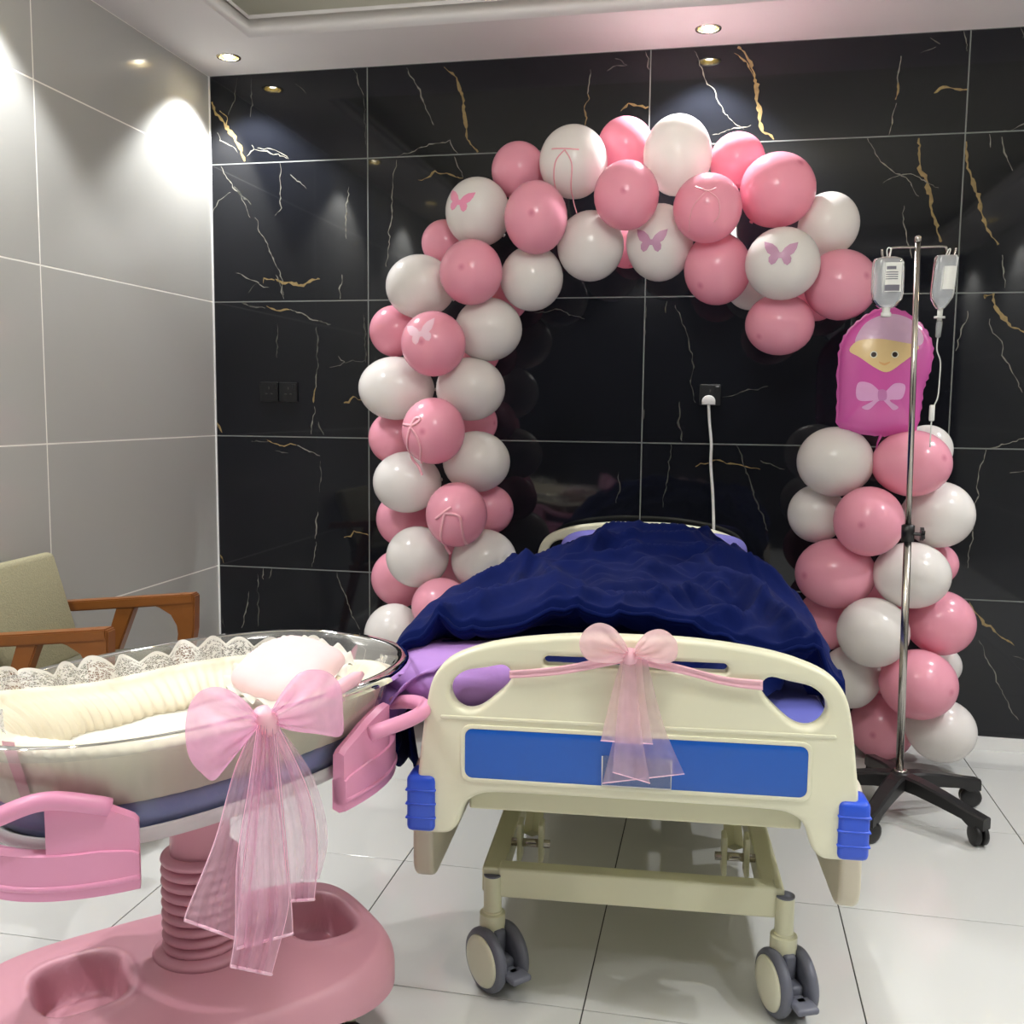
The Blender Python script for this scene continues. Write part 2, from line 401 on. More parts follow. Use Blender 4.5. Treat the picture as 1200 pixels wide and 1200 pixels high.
V(3, 1.6, *a, (525, 330), (515, 450), (515, 540)); V(3, 1.8, *a, (770, 340), (775, 480), (770, 620)); V(2, 1.6, *a, (770, 620), (760, 740)); V(1, 2.2, *a, (760, 740), (750, 830)); V(2, 1.5, *a, (757, 860), (735, 1030)); V(3, 1.6, *a, (780, 950), (815, 1035))
V(2, 1.3, *a, (910, 530), (950, 565)); V(2, 1.5, *a, (860, 600), (920, 580), (950, 568)); V(3, 1.3, *a, (950, 568), (1075, 560)); V(1, 2.6, *a, (940, 830), (980, 825), (1000, 795), (1080, 808)); V(3, 1.4, *a, (1075, 270), (1080, 400), (1082, 570))
V(1, 2.4, *a, (130, 950), (165, 1020)); V(1, 2.0, *a, (460, 1075), (540, 1100), (640, 1100)); V(2, 1.6, *a, (640, 1105), (790, 1168)); V(3, 1.6, *a, (350, 1075), (460, 1078)); V(3, 1.6, *a, (500, 1140), (590, 1150))
V(3, 1.4, *a, (790, 1200), (800, 1330), (790, 1400)); a = (230, 600, .1833)
V(2, 1.6, *a, (778, 0), (765, 80), (760, 170)); V(2, 1.5, *a, (765, 190), (740, 350)); V(1, 2.4, *a, (945, 160), (985, 155), (1005, 120), (1060, 130), (1105, 150)); V(1, 2.6, *a, (150, 265), (175, 325))
V(2, 1.3, *a, (390, 400), (395, 480)); V(3, 1.3, *a, (395, 480), (402, 560), (395, 730)); V(2, 1.2, *a, (430, 350), (430, 430)); V(2, 1.2, *a, (490, 350), (465, 425)); V(2, 1.4, *a, (340, 510), (335, 570), (300, 680), (290, 740))
V(2, 1.3, *a, (890, 380), (910, 440), (960, 550), (990, 650), (1045, 750)); V(3, 1.2, *a, (160, 660), (185, 740)); a = (400, 0, 1/3)
V(2, 1.8, *a, (230, 237), (270, 310), (300, 390), (325, 440)); V(1, 4.2, *a, (365, 235), (410, 280), (430, 340), (437, 430), (440, 490), (480, 535)); V(2, 1.3, *a, (195, 550), (290, 515), (385, 495), (410, 545))
V(2, 1.6, *a, (875, 245), (865, 330)); V(1, 1.8, *a, (865, 330), (857, 440)); V(3, 1.5, *a, (930, 250), (970, 235), (1005, 225)); V(3, 1.3, *a, (960, 205), (1005, 230)); V(1, 3.0, *a, (980, 390), (1005, 365), (1040, 370), (1080, 375)); V(2, 1.3, *a, (1070, 182), (1082, 245)); a = (800, 0, 1/3)
V(2, 1.6, *a, (40, 175), (70, 250), (120, 340), (150, 400), (215, 455)); V(1, 5.0, *a, (195, 165), (240, 215), (260, 300), (268, 400), (280, 460), (320, 490)); V(1, 2, *a, (185, 190), (230, 220), (250, 270)); V(2, 1.3, *a, (105, 475), (190, 450), (240, 440))
V(2, 1.5, *a, (768, 195), (755, 300)); V(1, 2.6, *a, (755, 290), (748, 350)); V(2, 1.5, *a, (752, 360), (725, 475)); V(3, 1.5, *a, (870, 130), (905, 155)); V(2, 1.4, *a, (835, 185), (890, 165)); V(1, 3.4, *a, (885, 330), (915, 305), (1000, 315)); V(2, 1.3, *a, (988, 110), (1000, 180))
V(2, 1.3, *a, (1188, 98), (1196, 135)); V(2, 1.3, *a, (1130, 460), (1220, 435))
V(2, 1.4, *a, (650, 487), (680, 550), (710, 580), (800, 640), (830, 690)); V(1, 4.5, *a, (830, 485), (835, 590), (860, 640), (885, 770), (910, 850)); V(1, 4.5, *a, (995, 500), (1005, 600), (1035, 690), (1060, 790), (1110, 860)); V(2, 1.3, *a, (1080, 470), (1082, 520)); V(2, 1.4, *a, (1118, 480), (1160, 600))
V(2, 1.3, *a, (700, 640), (800, 610), (900, 660)); a = (960, 240, .25)
V(2, 1.3, *a, (400, 0), (395, 80), (415, 170), (435, 250)); V(2, 1.6, *a, (860, 230), (870, 390)); a = (400, 100, .25)
V(2, 1.5, *a, (262, 345), (245, 450), (235, 600), (210, 850)); V(1, 2.6, *a, (360, 440), (420, 430), (435, 400), (480, 410), (570, 435)); V(2, 1.5, *a, (528, 330), (545, 380), (570, 430)); V(3, 1.5, *a, (105, 1080), (115, 1300)); V(3, 1.3, *a, (910, 1070), (1000, 1050), (1140, 1095))
a = (1080, 300, .1)
V(1, 3, *a, (730, 500), (735, 455), (840, 450)); V(1, 4.5, *a, (840, 450), (850, 600), (930, 680), (1000, 780), (1050, 840), (1130, 860), (1240, 920)); V(2, 1.3, *a, (540, 650), (520, 730), (470, 900), (420, 1000), (400, 1110)); V(2, 1.3, *a, (790, 760), (830, 900), (920, 1000), (980, 1190), (1180, 1600))
a = (1080, 480, .35)
V(2, 1.4, *a, (360, 95), (215, 130)); V(2, 1.5, *a, (215, 132), (200, 190), (180, 330), (155, 530)); V(2, 1.2, *a, (300, 210), (343, 205)); V(1, 3.0, *a, (160, 643), (190, 690), (250, 750), (310, 790)); V(2, 1.2, *a, (190, 770), (230, 860), (270, 950), (325, 1040)); V(3, 1.2, *a, (310, 825), (360, 845))
a = (700, 300, 1/6)
V(3, 1.4, *a, (545, 340), (610, 490), (640, 620), (680, 780), (650, 900), (690, 1030)); V(3, 3.0, *a, (330, 330), (340, 420), (330, 560)); V(3, 1.3, *a, (890, 990), (1000, 960), (1200, 915)); V(3, 1.3, *a, (488, 320), (480, 400)); V(3, 2, *a, (335, 1075), (320, 1150)); a = (700, 450, .1833)
V(3, 2.2, *a, (525, 120), (525, 230), (540, 365)); V(3, 2.0, *a, (475, 385), (455, 500), (455, 560)); V(3, 1.4, *a, (455, 560), (430, 720), (420, 790)); V(3, 1.3, *a, (145, 560), (120, 760)); V(1, 1.8, *a, (620, 525), (740, 490), (850, 510), (940, 530), (1040, 545)); V(3, 1.8, *a, (895, 390), (930, 500), (1000, 700), (1090, 940)); V(3, 1.4, *a, (1050, 490), (1200, 545))

def slab(name, c, s, m):
    o = obj(name, B(c, s), m, smooth=False); o['kind'] = 'structure'; return o
TG = 0.0045      # grout gap
# back wall: substrate carries the grout colour, tiles stand 1.5 mm proud
wall_back = slab('wall_back', (XR/2, 0.0654, ZC/2), (XR+0.3, 0.13, ZC+0.3), 'dark_grout')
xs = [0.0]+[XA+k*TW for k in range(4)]; xs = [x for x in xs if x < XR]+[XR]
zs = [0.006]+[Z4+k*TH for k in range(4)]+[ZC]
vid = 0
for i in range(len(xs)-1):
    for j in range(len(zs)-1):
        x0, x1, z0, z1 = xs[i]+TG/2, xs[i+1]-TG/2, zs[j]+TG/2, zs[j+1]-TG/2
        bm = B(((x0+x1)/2, 0.004, (z0+z1)/2), (x1-x0, 0.008, z1-z0), 0.0008, 1)
        for pts, wd, kind in VE:
            W = [YP(*p) for p in pts]; cx = sum(p.x for p in W)/len(W); cz = sum(p.z for p in W)/len(W)
            if xs[i] <= cx < xs[i+1] and zs[j] <= cz < zs[j+1]:
                vid += 1; veins_to(bm, [(p.x, p.z) for p in W], wd, kind, (x0, x1, z0, z1), vid)
        obj('tile', bm, ['black_tile', 'gold_vein', 'pale_vein', 'dim_vein'], wall_back, smooth=False)
# left wall and right wall: large light grey tiles with white joints
def side_wall(name, x, sgn):
    wl = slab(name, (x-sgn*0.0653, YR/2, ZC/2), (0.13, -YR+0.3, ZC+0.3), 'white_grout')
    ys = [0.0]+[-1.174-k*TW for k in range(6)]; ys = [y for y in ys if y > YR]+[YR]
    for i in range(len(ys)-1):
        for j in range(len(zs)-1):
            y1, y0, z0, z1 = ys[i]-TG/2, ys[i+1]+TG/2, zs[j]+TG/2, zs[j+1]-TG/2
            obj('tile', B((x-sgn*0.004, (y0+y1)/2, (z0+z1)/2), (0.008, y1-y0, z1-z0), 0.0008, 1), 'grey_tile', wl, smooth=False)
    return wl
side_wall('wall_left', 0.0, 1); side_wall('wall_right', XR, -1)
slab('wall_rear', (XR/2, YR-0.065, ZC/2), (XR+0.3, 0.13, ZC+0.3), 'rear')
# corner trim of the left wall
o = slab('trim_1', (0.003, -0.003, ZC/2), (0.006, 0.006, ZC), 'white_gloss')
# floor: dark joints, polished pale tiles
floor = slab('floor', (XR/2, YR/2, -0.0675), (XR+0.3, -YR+0.3, 0.13), 'floor_grout')
FS = 0.6191
fx = sorted({0.0, XR} | {1.3705+k*FS for k in range(-4, 8) if 0 < 1.3705+k*FS < XR})
fy = sorted({0.0, YR} | {-1.4725+k*FS for k in range(-9, 5) if YR < -1.4725+k*FS < 0})
for i in range(len(fx)-1):
    for j in range(len(fy)-1):
        sx, sy = fx[i+1]-fx[i]-0.003, fy[j+1]-fy[j]-0.003
        if sx < 0.02 or sy < 0.02: continue
        obj('tile', B(((fx[i]+fx[i+1])/2, (fy[j]+fy[j+1])/2, -0.005), (sx, sy, 0.01), 0.0007, 1), 'floor_tile', floor, smooth=False)
slab('baseboard_back', (XR/2, -0.008, 0.026), (XR-0.012, 0.015, 0.052), 'white_gloss')

# ceiling: plaster border with the recessed tray and the round cut-outs of the downlights
LIGHTS = [(0.205, -0.21), (2.163, -0.18), (4.16, -0.21), (0.205, -1.58), (0.205, -2.78), (0.205, -4.0), (4.2, -1.58), (4.2, -2.78), (4.2, -4.0), (1.5, -5.5), (2.9, -5.5), (0.205, -5.45), (4.2, -5.45)]
TX0, TX1, TY0, TY1 = 0.39, XR-0.39, -5.3, -0.40
circ = lambda cx, cy, r, n=28: [(cx+r*math.cos(2*PI*k/n), cy+r*math.sin(2*PI*k/n)) for k in range(n)]
me = curve_mesh([(-0.1, YR-0.1), (XR+0.1, YR-0.1), (XR+0.1, 0.1), (-0.1, 0.1)],
                [[(TX0, TY0), (TX0, TY1), (TX1, TY1), (TX1, TY0)]]+[circ(x, y, 0.041) for x, y in LIGHTS], 0.035)
me.transform(Matrix.Translation((0, 0, ZC+0.035)))
ceiling = obj('ceiling', me, 'ceiling', smooth=False); ceiling['kind'] = 'structure'
bm = bmesh.new()
def ring_boxes(bm, x0, x1, y0, y1, t, z0, z1):
    box(bm, ((x0+x1)/2, y1+t/2, (z0+z1)/2), (x1-x0+2*t, t, z1-z0)); box(bm, ((x0+x1)/2, y0-t/2, (z0+z1)/2), (x1-x0+2*t, t, z1-z0))
    box(bm, (x0-t/2, (y0+y1)/2, (z0+z1)/2), (t, y1-y0, z1-z0)); box(bm, (x1+t/2, (y0+y1)/2, (z0+z1)/2), (t, y1-y0, z1-z0))
ring_boxes(bm, TX0, TX1, TY0, TY1, 0.02, ZC+0.065, ZC+0.085)
obj('lip', bm, 'ceiling', ceiling, smooth=False)
bm = bmesh.new(); ring_boxes(bm, TX0-0.14, TX1+0.14, TY0-0.14, TY1+0.14, 0.02, ZC+0.069, ZC+0.21)
box(bm, ((TX0+TX1)/2, (TY0+TY1)/2, ZC+0.22), (TX1-TX0+0.4, TY1-TY0+0.4, 0.02))
obj('tray', bm, 'tray', ceiling, smooth=False)

# ------------------------------------------------------------------ downlights
dl_lab = ['recessed gold downlight in the ceiling corner above the left wall scallop', 'recessed gold downlight in the ceiling above the balloon arch',
          'recessed downlight in the right rear corner of the marble wall ceiling', 'recessed downlight beside the left wall, second from the marble wall',
          'recessed downlight beside the left wall, third from the marble wall', 'recessed downlight beside the left wall, fourth from the marble wall',
          'recessed downlight beside the right wall, second from the marble wall', 'recessed downlight beside the right wall, third from the marble wall',
          'recessed downlight beside the right wall, fourth from the marble wall', 'recessed downlight near the dark rear wall, left of centre',
          'recessed downlight near the dark rear wall, right of centre', 'recessed downlight in the corner of left wall and dark rear wall', 'recessed downlight in the corner of right wall and dark rear wall']
for (x, y), lb in zip(LIGHTS, dl_lab):
    t = thing('downlight', lb, 'downlight', (x, y, ZC), 0, 'recessed ceiling downlights')
    obj('trim_ring', LATHE([(0.039, 0.0), (0.039, -0.003), (0.049, -0.003), (0.050, 0.0)], 28, cap=False), 'chrome_ring', t)
    bm = bmesh.new(); n = 28; R = []
    for r_, z_ in ((0.040, 0.0), (0.036, 0.02), (0.026, 0.034)):
        R.append([bm.verts.new((r_*math.cos(2*PI*k/n), r_*math.sin(2*PI*k/n), z_)) for k in range(n)])
    for A, C in zip(R, R[1:]):
        for k in range(n): bm.faces.new((A[k], A[(k+1) % n], C[(k+1) % n], C[k]))
    obj('reflector', bm, 'gold_refl', t)
    obj('lamp', LATHE([(0.0, 0.006), (0.014, 0.008), (0.022, 0.014), (0.026, 0.034)], 20), 'bulb', t)
    ld = bpy.data.lights.new('spot', 'SPOT'); ld.energy = SPOT_W; ld.color = SPOT_COL; ld.spot_size = math.radians(104); ld.spot_blend = 0.35; ld.shadow_soft_size = 0.03
    lo = bpy.data.objects.new('spot_light', ld); link(lo, t); lo.location = (0, 0, -0.004)

cl = thing('added_fill_lamp', 'unseen opal globe added as fill light below the middle of the tray ceiling', 'added fill light', ((TX0+TX1)/2, (TY0+TY1)/2, ZC+.21))  # globe on a stem, added out of view to lift the room's general brightness
obj('fill_rose', LATHE([(0, 0), (.07, 0), (.07, -.015), (.05, -.025), (0, -.025)], 32), 'white_gloss', cl)
obj('fill_stem', TUBE([(0, 0, -.02), (0, 0, -.20)], .008, 10), 'steel', cl)
obj('globe', LATHE([(.21*math.sin(PI*k/20), -.40+.21*math.cos(PI*k/20)) for k in range(21)], 40), 'fill_globe', cl)

# ================================================================== HOSPITAL BED
BO = Vector((2.095, -2.19, 0)); BA = 0.068
BM = Matrix.Translation(BO) @ Matrix.Rotation(BA, 4, 'Z')
bed = thing('hospital_bed', 'cream hospital bed with blue panelled footboard on grey castors', 'bed', BO, BA)
half = [(0.0, .885), (.12, .883), (.25, .868), (.33, .848), (.385, .822), (.415, .785), (.43, .73), (.442, .64), (.449, .57), (.452, .46), (.446, .449), (.40, .447), (.378, .452), (.362, .47), (.352, .50), (.34, .522), (.318, .536), (.28, .543), (.14, .545)]
outl = half + [(0, .545)] + [(-x, z) for x, z in half[:0:-1]]
outl = [tuple(p) for p in resample([(x, z, 0) for x, z in outl], 150, True)]
rh = [LP(x, y, BM, 1, -.02) for x, y in [(895, 802), (905, 794), (927, 799), (952, 805), (967, 817), (972, 832), (965, 847), (950, 854), (932, 849), (912, 832), (897, 815)]]
rh = [tuple(p) for p in resample([(p.x-0.003, p.z, 0) for p in rh], 40, True)]
lh = [(-x, z) for x, z, _ in rh][::-1]
slot = [(x, z) for x, z in rrect(-.186, .186, .818, .838, .0095)]
slot = [(x, z+0.012*(1-(x/.186)**2)) for x, z in slot]
def endboard(y, name):
    me = upright(curve_mesh(outl, [rh, lh, slot], 0.014, 0.010, 3), y); return shade_auto(obj(name, me, 'bed_cream', bed), 50)
fb = endboard(0.0, 'footboard'); hb = endboard(2.08, 'headboard')
for y, par, sg in ((0.0, fb, -1), (2.08, hb, 1)):
    me = upright(curve_mesh(rrect(-.347, .347, .575, .680, .016), [], 0.002, 0.001), y+sg*0.0245); obj('blue_panel', me, 'bed_blue', par)
    me = upright(curve_mesh(rrect(-.356, .356, .566, .689, .022), [rrect(-.347, .347, .575, .680, .016)], 0.002, 0.0015), y+sg*0.0245); obj('panel_rim', me, 'bed_cream', par)
    me = upright(curve_mesh(rrect(-.40, .40, .698, .706, .004), [], 0.001, 0.002), y+sg*0.0235); obj('ridge', me, 'bed_cream', par)
    for s in (-1, 1):
        bm = B((s*.441, y-sg*0.006, .512), (.062, .078, .122), .012, 3)
        for k in range(3): box(bm, (s*.441, y-sg*0.006, .482+.03*k), (.065, .081, .005), .002, 1)
        obj('corner_bumper', bm, 'bump_blue', par)
# transparent card holder on the footboard
c0, c1 = LP(706, 885, BM, 1, -.028), LP(786, 927, BM, 1, -.028)
ch = obj('card_holder', upright(curve_mesh(rrect(c0.x, c1.x, c1.z+.005, c0.z, .004), [], 0.0012, 0.0006), -.0305), None, fb)
M['holder'] = clear('card_holder_plastic', (0.93, 0.96, 1.0), 0.9, 1.45, 0.10, (0.6, 0.75, 1.0)); ch.data.materials.append(M['holder'])
obj('holder_edge', TUBE([(c0.x, -.033, c0.z), (c0.x, -.033, c1.z+.005), (c1.x, -.033, c1.z+.005), (c1.x, -.033, c0.z)], .0014, 6), 'hose', ch)
# bed deck frame
bm = B((0, .055, .505), (.70, .03, .052), .006); box(bm, (0, 2.03, .505), (.70, .03, .052), .006)
for s in (-1, 1): box(bm, (s*.40, 1.04, .505), (.04, 1.99, .052), .006)
for k in range(5): box(bm, (0, .3+.37*k, .515), (.78, .05, .025), .004)
obj('deck_frame', bm, 'bed_metal', bed, smooth=False)
obj('deck', B((0, 1.04, .545), (.86, 1.92, .02), .006), 'bed_metal', bed, smooth=False)
# lowered side rails
for s in (-1, 1):
    for y0, y1 in ((.11, 1.0), (1.1, 1.95)):
        o2 = rrect(y0, y1, .265, .545, .06, 6)
        hs = [rrect(y0+.08, (y0+y1)/2-.03, .39, .49, .03), rrect((y0+y1)/2+.03, y1-.08, .39, .49, .03)]
        me = curve_mesh(o2, hs, 0.012, 0.012, 3)
        me.transform(Matrix(((0, 0, 1, s*.468), (1, 0, 0, 0), (0, 1, 0, 0), (0, 0, 0, 1))))
        rl = shade_auto(obj('side_rail', me, 'bed_beige', bed), 50)
        bm = bmesh.new()
        for yy in (y0+.2, y1-.2): tube(bm, [(s*.455, yy, .33), (s*.43, yy, .40), (s*.42, yy, .50)], .012, 8)
        obj('rail_hinge', bm, 'dark_hole', rl)
# lower chassis
for s in (-1, 1): obj('chassis_beam', B((s*.318, 1.04, .252), (.05, 1.72, .06), .005), 'bed_metal', bed, smooth=False)
for y in (.20, 1.88): obj('chassis_crossbar', B((0.01, y, .248), (.63, .045, .072), .005), 'bed_metal', bed, smooth=False)
for s, y0, y1 in ((-1, .32, .85), (1, .32, .85), (-1, 1.3, 1.8), (1, 1.3, 1.8)):
    lk = obj('lift_arm', TUBE([(s*.245, y0+.02, .30), (s*.245, y0+.10, .33), (s*.245, y1, .50)], .022, 4, flat=.5), 'bed_metal', bed, smooth=False)
    bm = bmesh.new()
    for d in (-.026, .026): box(bm, (s*.245+d, y0, .293), (.012, .05, .095), .004)
    obj('pivot_bracket', bm, 'bed_metal', lk, smooth=False)
    bm = bmesh.new(); Mx = Matrix.Rotation(PI/2, 3, 'Y')
    lathe(bm, [(0, -.048), (.010, -.047), (.010, .047), (0, .048)], 12, (s*.245, y0, .285), Mx); obj('pivot_bolt', bm, 'steel', lk)
obj('lift_shaft', TUBE([(-.27, .88, .49), (.27, .88, .49)], .02, 12), 'bed_metal', bed)
obj('crank', TUBE([(-.1, .10, .47), (-.1, .30, .455), (-.1, 1.2, .45)], .008, 8), 'dark_hole', bed)
# castors
def castor(x, y, sw):
    rz = Matrix.Rotation(sw, 4, 'Z')
    T = Matrix.Translation((x, y, 0)) @ rz
    def at(bm): bmesh.ops.transform(bm, matrix=T, verts=bm.verts); return bm
    c = obj('castor', at(LATHE([(0, .135), (.030, .135), (.030, .172), (.024, .175), (.024, .178), (.021, .18), (.021, .262), (0, .262)], 24)), 'bed_metal', bed)
    shade_auto(c, 40)
    obj('stem_cap', at(LATHE([(.021, .262), (.021, .266), (0, .267)], 24)), 'grey_plastic', c)
    R = .074; off = (.0, -.03)
    my = Matrix.Rotation(PI/2, 3, 'Y')
    for s in (-1, 1):
        w = obj('wheel', at(LATHE([(.0, -.013), (R-.016, -.013), (R-.004, -.011), (R, -.004), (R, .004), (R-.004, .011), (R-.012, .013), (0, .013)], 40, (s*.031, -.02, R), my)), 'grey_plastic', c)
        obj('wheel_cover', at(LATHE([(0, s*.013), (R-.014, s*.013), (R-.016, s*.0165), (R-.03, s*.0185), (0, s*.020)], 40, (s*.031, -.02, R), my)), 'bed_cream', w)
    bm = B((0, -.012, .105), (.03, .052, .075), .008); box(bm, (0, -.02, R), (.032, .10, .03), .008)
    obj('fork', at(bm), 'grey_plastic', c)
    bm = B((0, -.10, .062), (.052, .05, .016), .007, 3); box(bm, (0, -.075, .055), (.028, .05, .03), .006)
    obj('brake_pedal', at(bm), 'grey_plastic', c)
castor(-.318, .185, .75); castor(.345, .185, .35); castor(-.318, 1.88, .5); castor(.345, 1.88, -.4)

# mattress and bedding
mt = thing('mattress', 'violet blue mattress seen through the footboard hand hole', 'mattress', BO, BA)
bm = B((0, 1.04, .627), (.85, 1.94, .142), .03, 3); obj('mattress_body', bm, 'mattress', mt)
obj('piping', TUBE([(x, y, .69) for x, y in rrect(-.425, .425, .075, 2.005, .03)], .005, 6, closed=True), 'pillow', mt)
pw = thing('pillow', 'violet pillow propped against the cream headboard under the blanket', 'pillow', BO, BA)
def pil(u, v):
    th = 2*PI*u; ph = PI*(v-.5)
    c = lambda t, e: math.copysign(abs(math.cos(t))**e, math.cos(t)); s_ = lambda t, e: math.copysign(abs(math.sin(t))**e, math.sin(t))
    x = .37*c(th, .45)*c(ph, .5); z = .12*s_(th, .45)*c(ph, .5); y = .05*math.sin(ph)*(1-.75*max(abs(x)/.37, abs(z)/.12)**3)
    y += .008*nz(x*9, z*9, 3.0)
    p = Vector((x, y, z)); p.rotate(Matrix.Rotation(-.5, 3, 'X')); return p+Vector((.045, 1.95, .755))
obj('pillow_case', grid(pil, 64, 32, True), 'pillow', pw)

def sst(a, b, x):
    t = max(0, min(1, (x-a)/(b-a))); return t*t*(3-2*t)
CU = [-.5, -.35, -.2, 0, .2, .35, .45]; CV = [.2, .5, .8, 1.1, 1.4, 1.7, 1.92]
CZ = np.array([[.835, .868, .888, .898, .880, .838, .752], [.850, .880, .900, .912, .890, .852, .765], [.828, .876, .915, .936, .916, .868, .795],
               [.786, .846, .912, .962, .936, .858, .788], [.752, .808, .880, .945, .912, .832, .765], [.705, .765, .838, .895, .868, .795, .74], [.67, .72, .79, .85, .82, .75, .70]])
def cub(xs_, ys_, x):
    """smooth (Catmull-Rom) 1-D interpolation"""
    x = min(max(x, xs_[0]), xs_[-1]); k = max(0, min(len(xs_)-2, int(np.searchsorted(xs_, x))-1)); h = xs_[k+1]-xs_[k]; t = (x-xs_[k])/h
    m = lambda i: (ys_[min(i+1, len(ys_)-1)]-ys_[max(i-1, 0)])/(xs_[min(i+1, len(xs_)-1)]-xs_[max(i-1, 0)])
    return (2*t**3-3*t*t+1)*ys_[k]+(t**3-2*t*t+t)*h*m(k)+(-2*t**3+3*t*t)*ys_[k+1]+(t**3-t*t)*h*m(k+1)
FOLDS = []
for wd_, amp, L_ in ((.030, .034, [(765, 685), (780, 700), (807, 692), (827, 694), (837, 712), (842, 740)]), (.026, .034, [(827, 677), (840, 682), (852, 705), (845, 730), (845, 750)]),
                     (.026, .022, [(872, 689), (895, 697), (920, 705), (937, 725)]), (.026, .022, [(880, 742), (900, 727), (930, 722), (945, 732)]), (.030, .028, [(560, 720), (635, 716), (650, 705), (687, 706), (725, 698)]),
                     (.035, .026, [(690, 664), (710, 682), (740, 684), (760, 672)]), (.035, .028, [(700, 640), (735, 652), (762, 672), (800, 668), (840, 660)]), (.04, .024, [(560, 700), (600, 690), (640, 680), (680, 655)]),
                     (.05, .020, [(720, 625), (700, 640), (660, 668)]), (.05, .020, [(770, 628), (800, 645), (850, 665)])):
    FOLDS.append((wd_, amp, [Vector((p.x, p.y)) for p in resample([(*LP(x, y, BM, 2, .90).xy, 0) for x, y in L_], 14)]))
def folds(u, v):
    q = Vector((u, v)); z = 0.0
    for wd_, amp, P in FOLDS:
        d = min((p-q).length_squared for p in P)
        if d < .04: z += amp*(math.exp(-d/(wd_*wd_))-.45*math.exp(-d/(5*wd_*wd_)))
    return z
def crown(u, v):
    """height of the blanket over the bed, bed-local (u across, v along)"""
    z = cub(CV, [cub(CU, CZ[i], u) for i in range(len(CV))], v)
    wu, wv = u+.10*nz(u*3, v*3, 11.0), v+.10*nz(u*3, v*3, 14.0)
    e = sst(.5, .40, abs(u+.02))
    def ridge(a_, b_, zz, wd): return max(0, 1-abs(nz(a_, b_, zz))/wd)**1.5
    z += e*(.048*ridge(wu*1.9+1.0*wv, wv*1.9-.8*wu, 9.1, .24)+.030*ridge(wu*3.4-2.0*wv, wv*2.4+wu, 4.4, .20)+.010*ridge(wu*8, wv*6+3*wu, 2.9, .25))
    z += .016*nz(wu*5+wv, wv*4, 5.2)-.020*e+folds(u, v)*sst(.5, .38, abs(u))
    return z
UL, UR = .50, .45
def blanket_fn(a, b):
    s = -.81+a*1.36                       # across, arc length from left hem to right hem
    S = [0, .06, .12, .62, .68, .72, .77, .81, .87, .93, 1.0]
    side = -1 if s < 0 else 1; lim = UL if side < 0 else UR
    d = abs(s)-lim; u = s if d <= 0 else side*lim
    reach = .045+.20*sst(-.22, -.40, s)+.22*sst(.22, .36, s)
    vv = float(np.interp(b, S, [1.93, 1.87, 1.80, .42, .26, .215, .205, .235, .33, max(.22, reach), reach]))
    dz = float(np.interp(b, S, [-.05, -.015, 0, 0, .004, -.002, -.028, -.05, -.062, -.080, -.105]))
    vv += (.018*math.sin(s*7+1)+.012*math.sin(s*15))*sst(.55, .7, b)*(1-sst(.86, 1, b))
    if side > 0 and d > 0: d *= .15+.85*sst(.35, .7, vv)
    z = crown(u, max(.2, vv))+dz
    if side > 0: z = max(z, .708)
    low = sst(.81, .93, b)
    z = z*(1-low)+min(z, .80)*low if u < .3 else z
    if d > 0:
        q = min(d/.16, 1)*PI/2; ou = .075 if side < 0 else .05
        u = side*(lim+ou*math.sin(q)-low*.05+.016*nz(vv*6, d*3, 2.0)*q+.022*math.sin(vv*19)*min(1, max(0, d-.1)*5)*(1 if side < 0 else .3))
        z = z-.16*(1-math.cos(q))-max(0, d-.16)
    return Vector((u, vv, z))
bl = thing('blanket', 'navy blue velour blanket heaped over the hospital bed', 'blanket', BO, BA)
o = obj('blanket_cloth', grid(blanket_fn, 170, 240), 'navy', bl); solidify(o, .006)
# blanket hem
obj('hem', TUBE([blanket_fn(k/90, .755)+Vector((0, -.003, 0)) for k in range(2, 86)], .006, 6), 'navy', bl)

lq = thing('sheet', 'lilac cotton sheet bunched under the blanket at the foot of the bed', 'sheet', BO, BA)
def lil(u, v):
    th = 2*PI*u; ph = PI*(v-.5)
    x = .215*math.cos(th)*math.cos(ph)**.7; y = .20*math.sin(th)*math.cos(ph)**.7; z = .062*math.sin(ph)
    n_ = .020*abs(nz(x*9+y*6, y*14, 3.3))+.016*nz(x*5, y*16+x*9, 7.7)
    z += n_*math.cos(ph); k = 1+.10*nz(math.cos(th)*2.2, math.sin(th)*2.2, 1.0)
    return Vector((-.365+x*k, .205+y*k*.85, .735+z*1.1+.04*x))
obj('sheet_cloth', grid(lil, 90, 50, True), 'lilac', lq)
def lil2(u, v):
    y = .05+.33*u; s = v
    x = -.43-.13*math.sin(s*PI*.55)+.02*math.sin(u*17+s*3); z = .775-.145*s**1.3+.014*math.sin(u*23+s*4)
    return Vector((x, y, z))
o = obj('sheet_drape', grid(lil2, 50, 24), 'lilac', lq); solidify(o, .004)

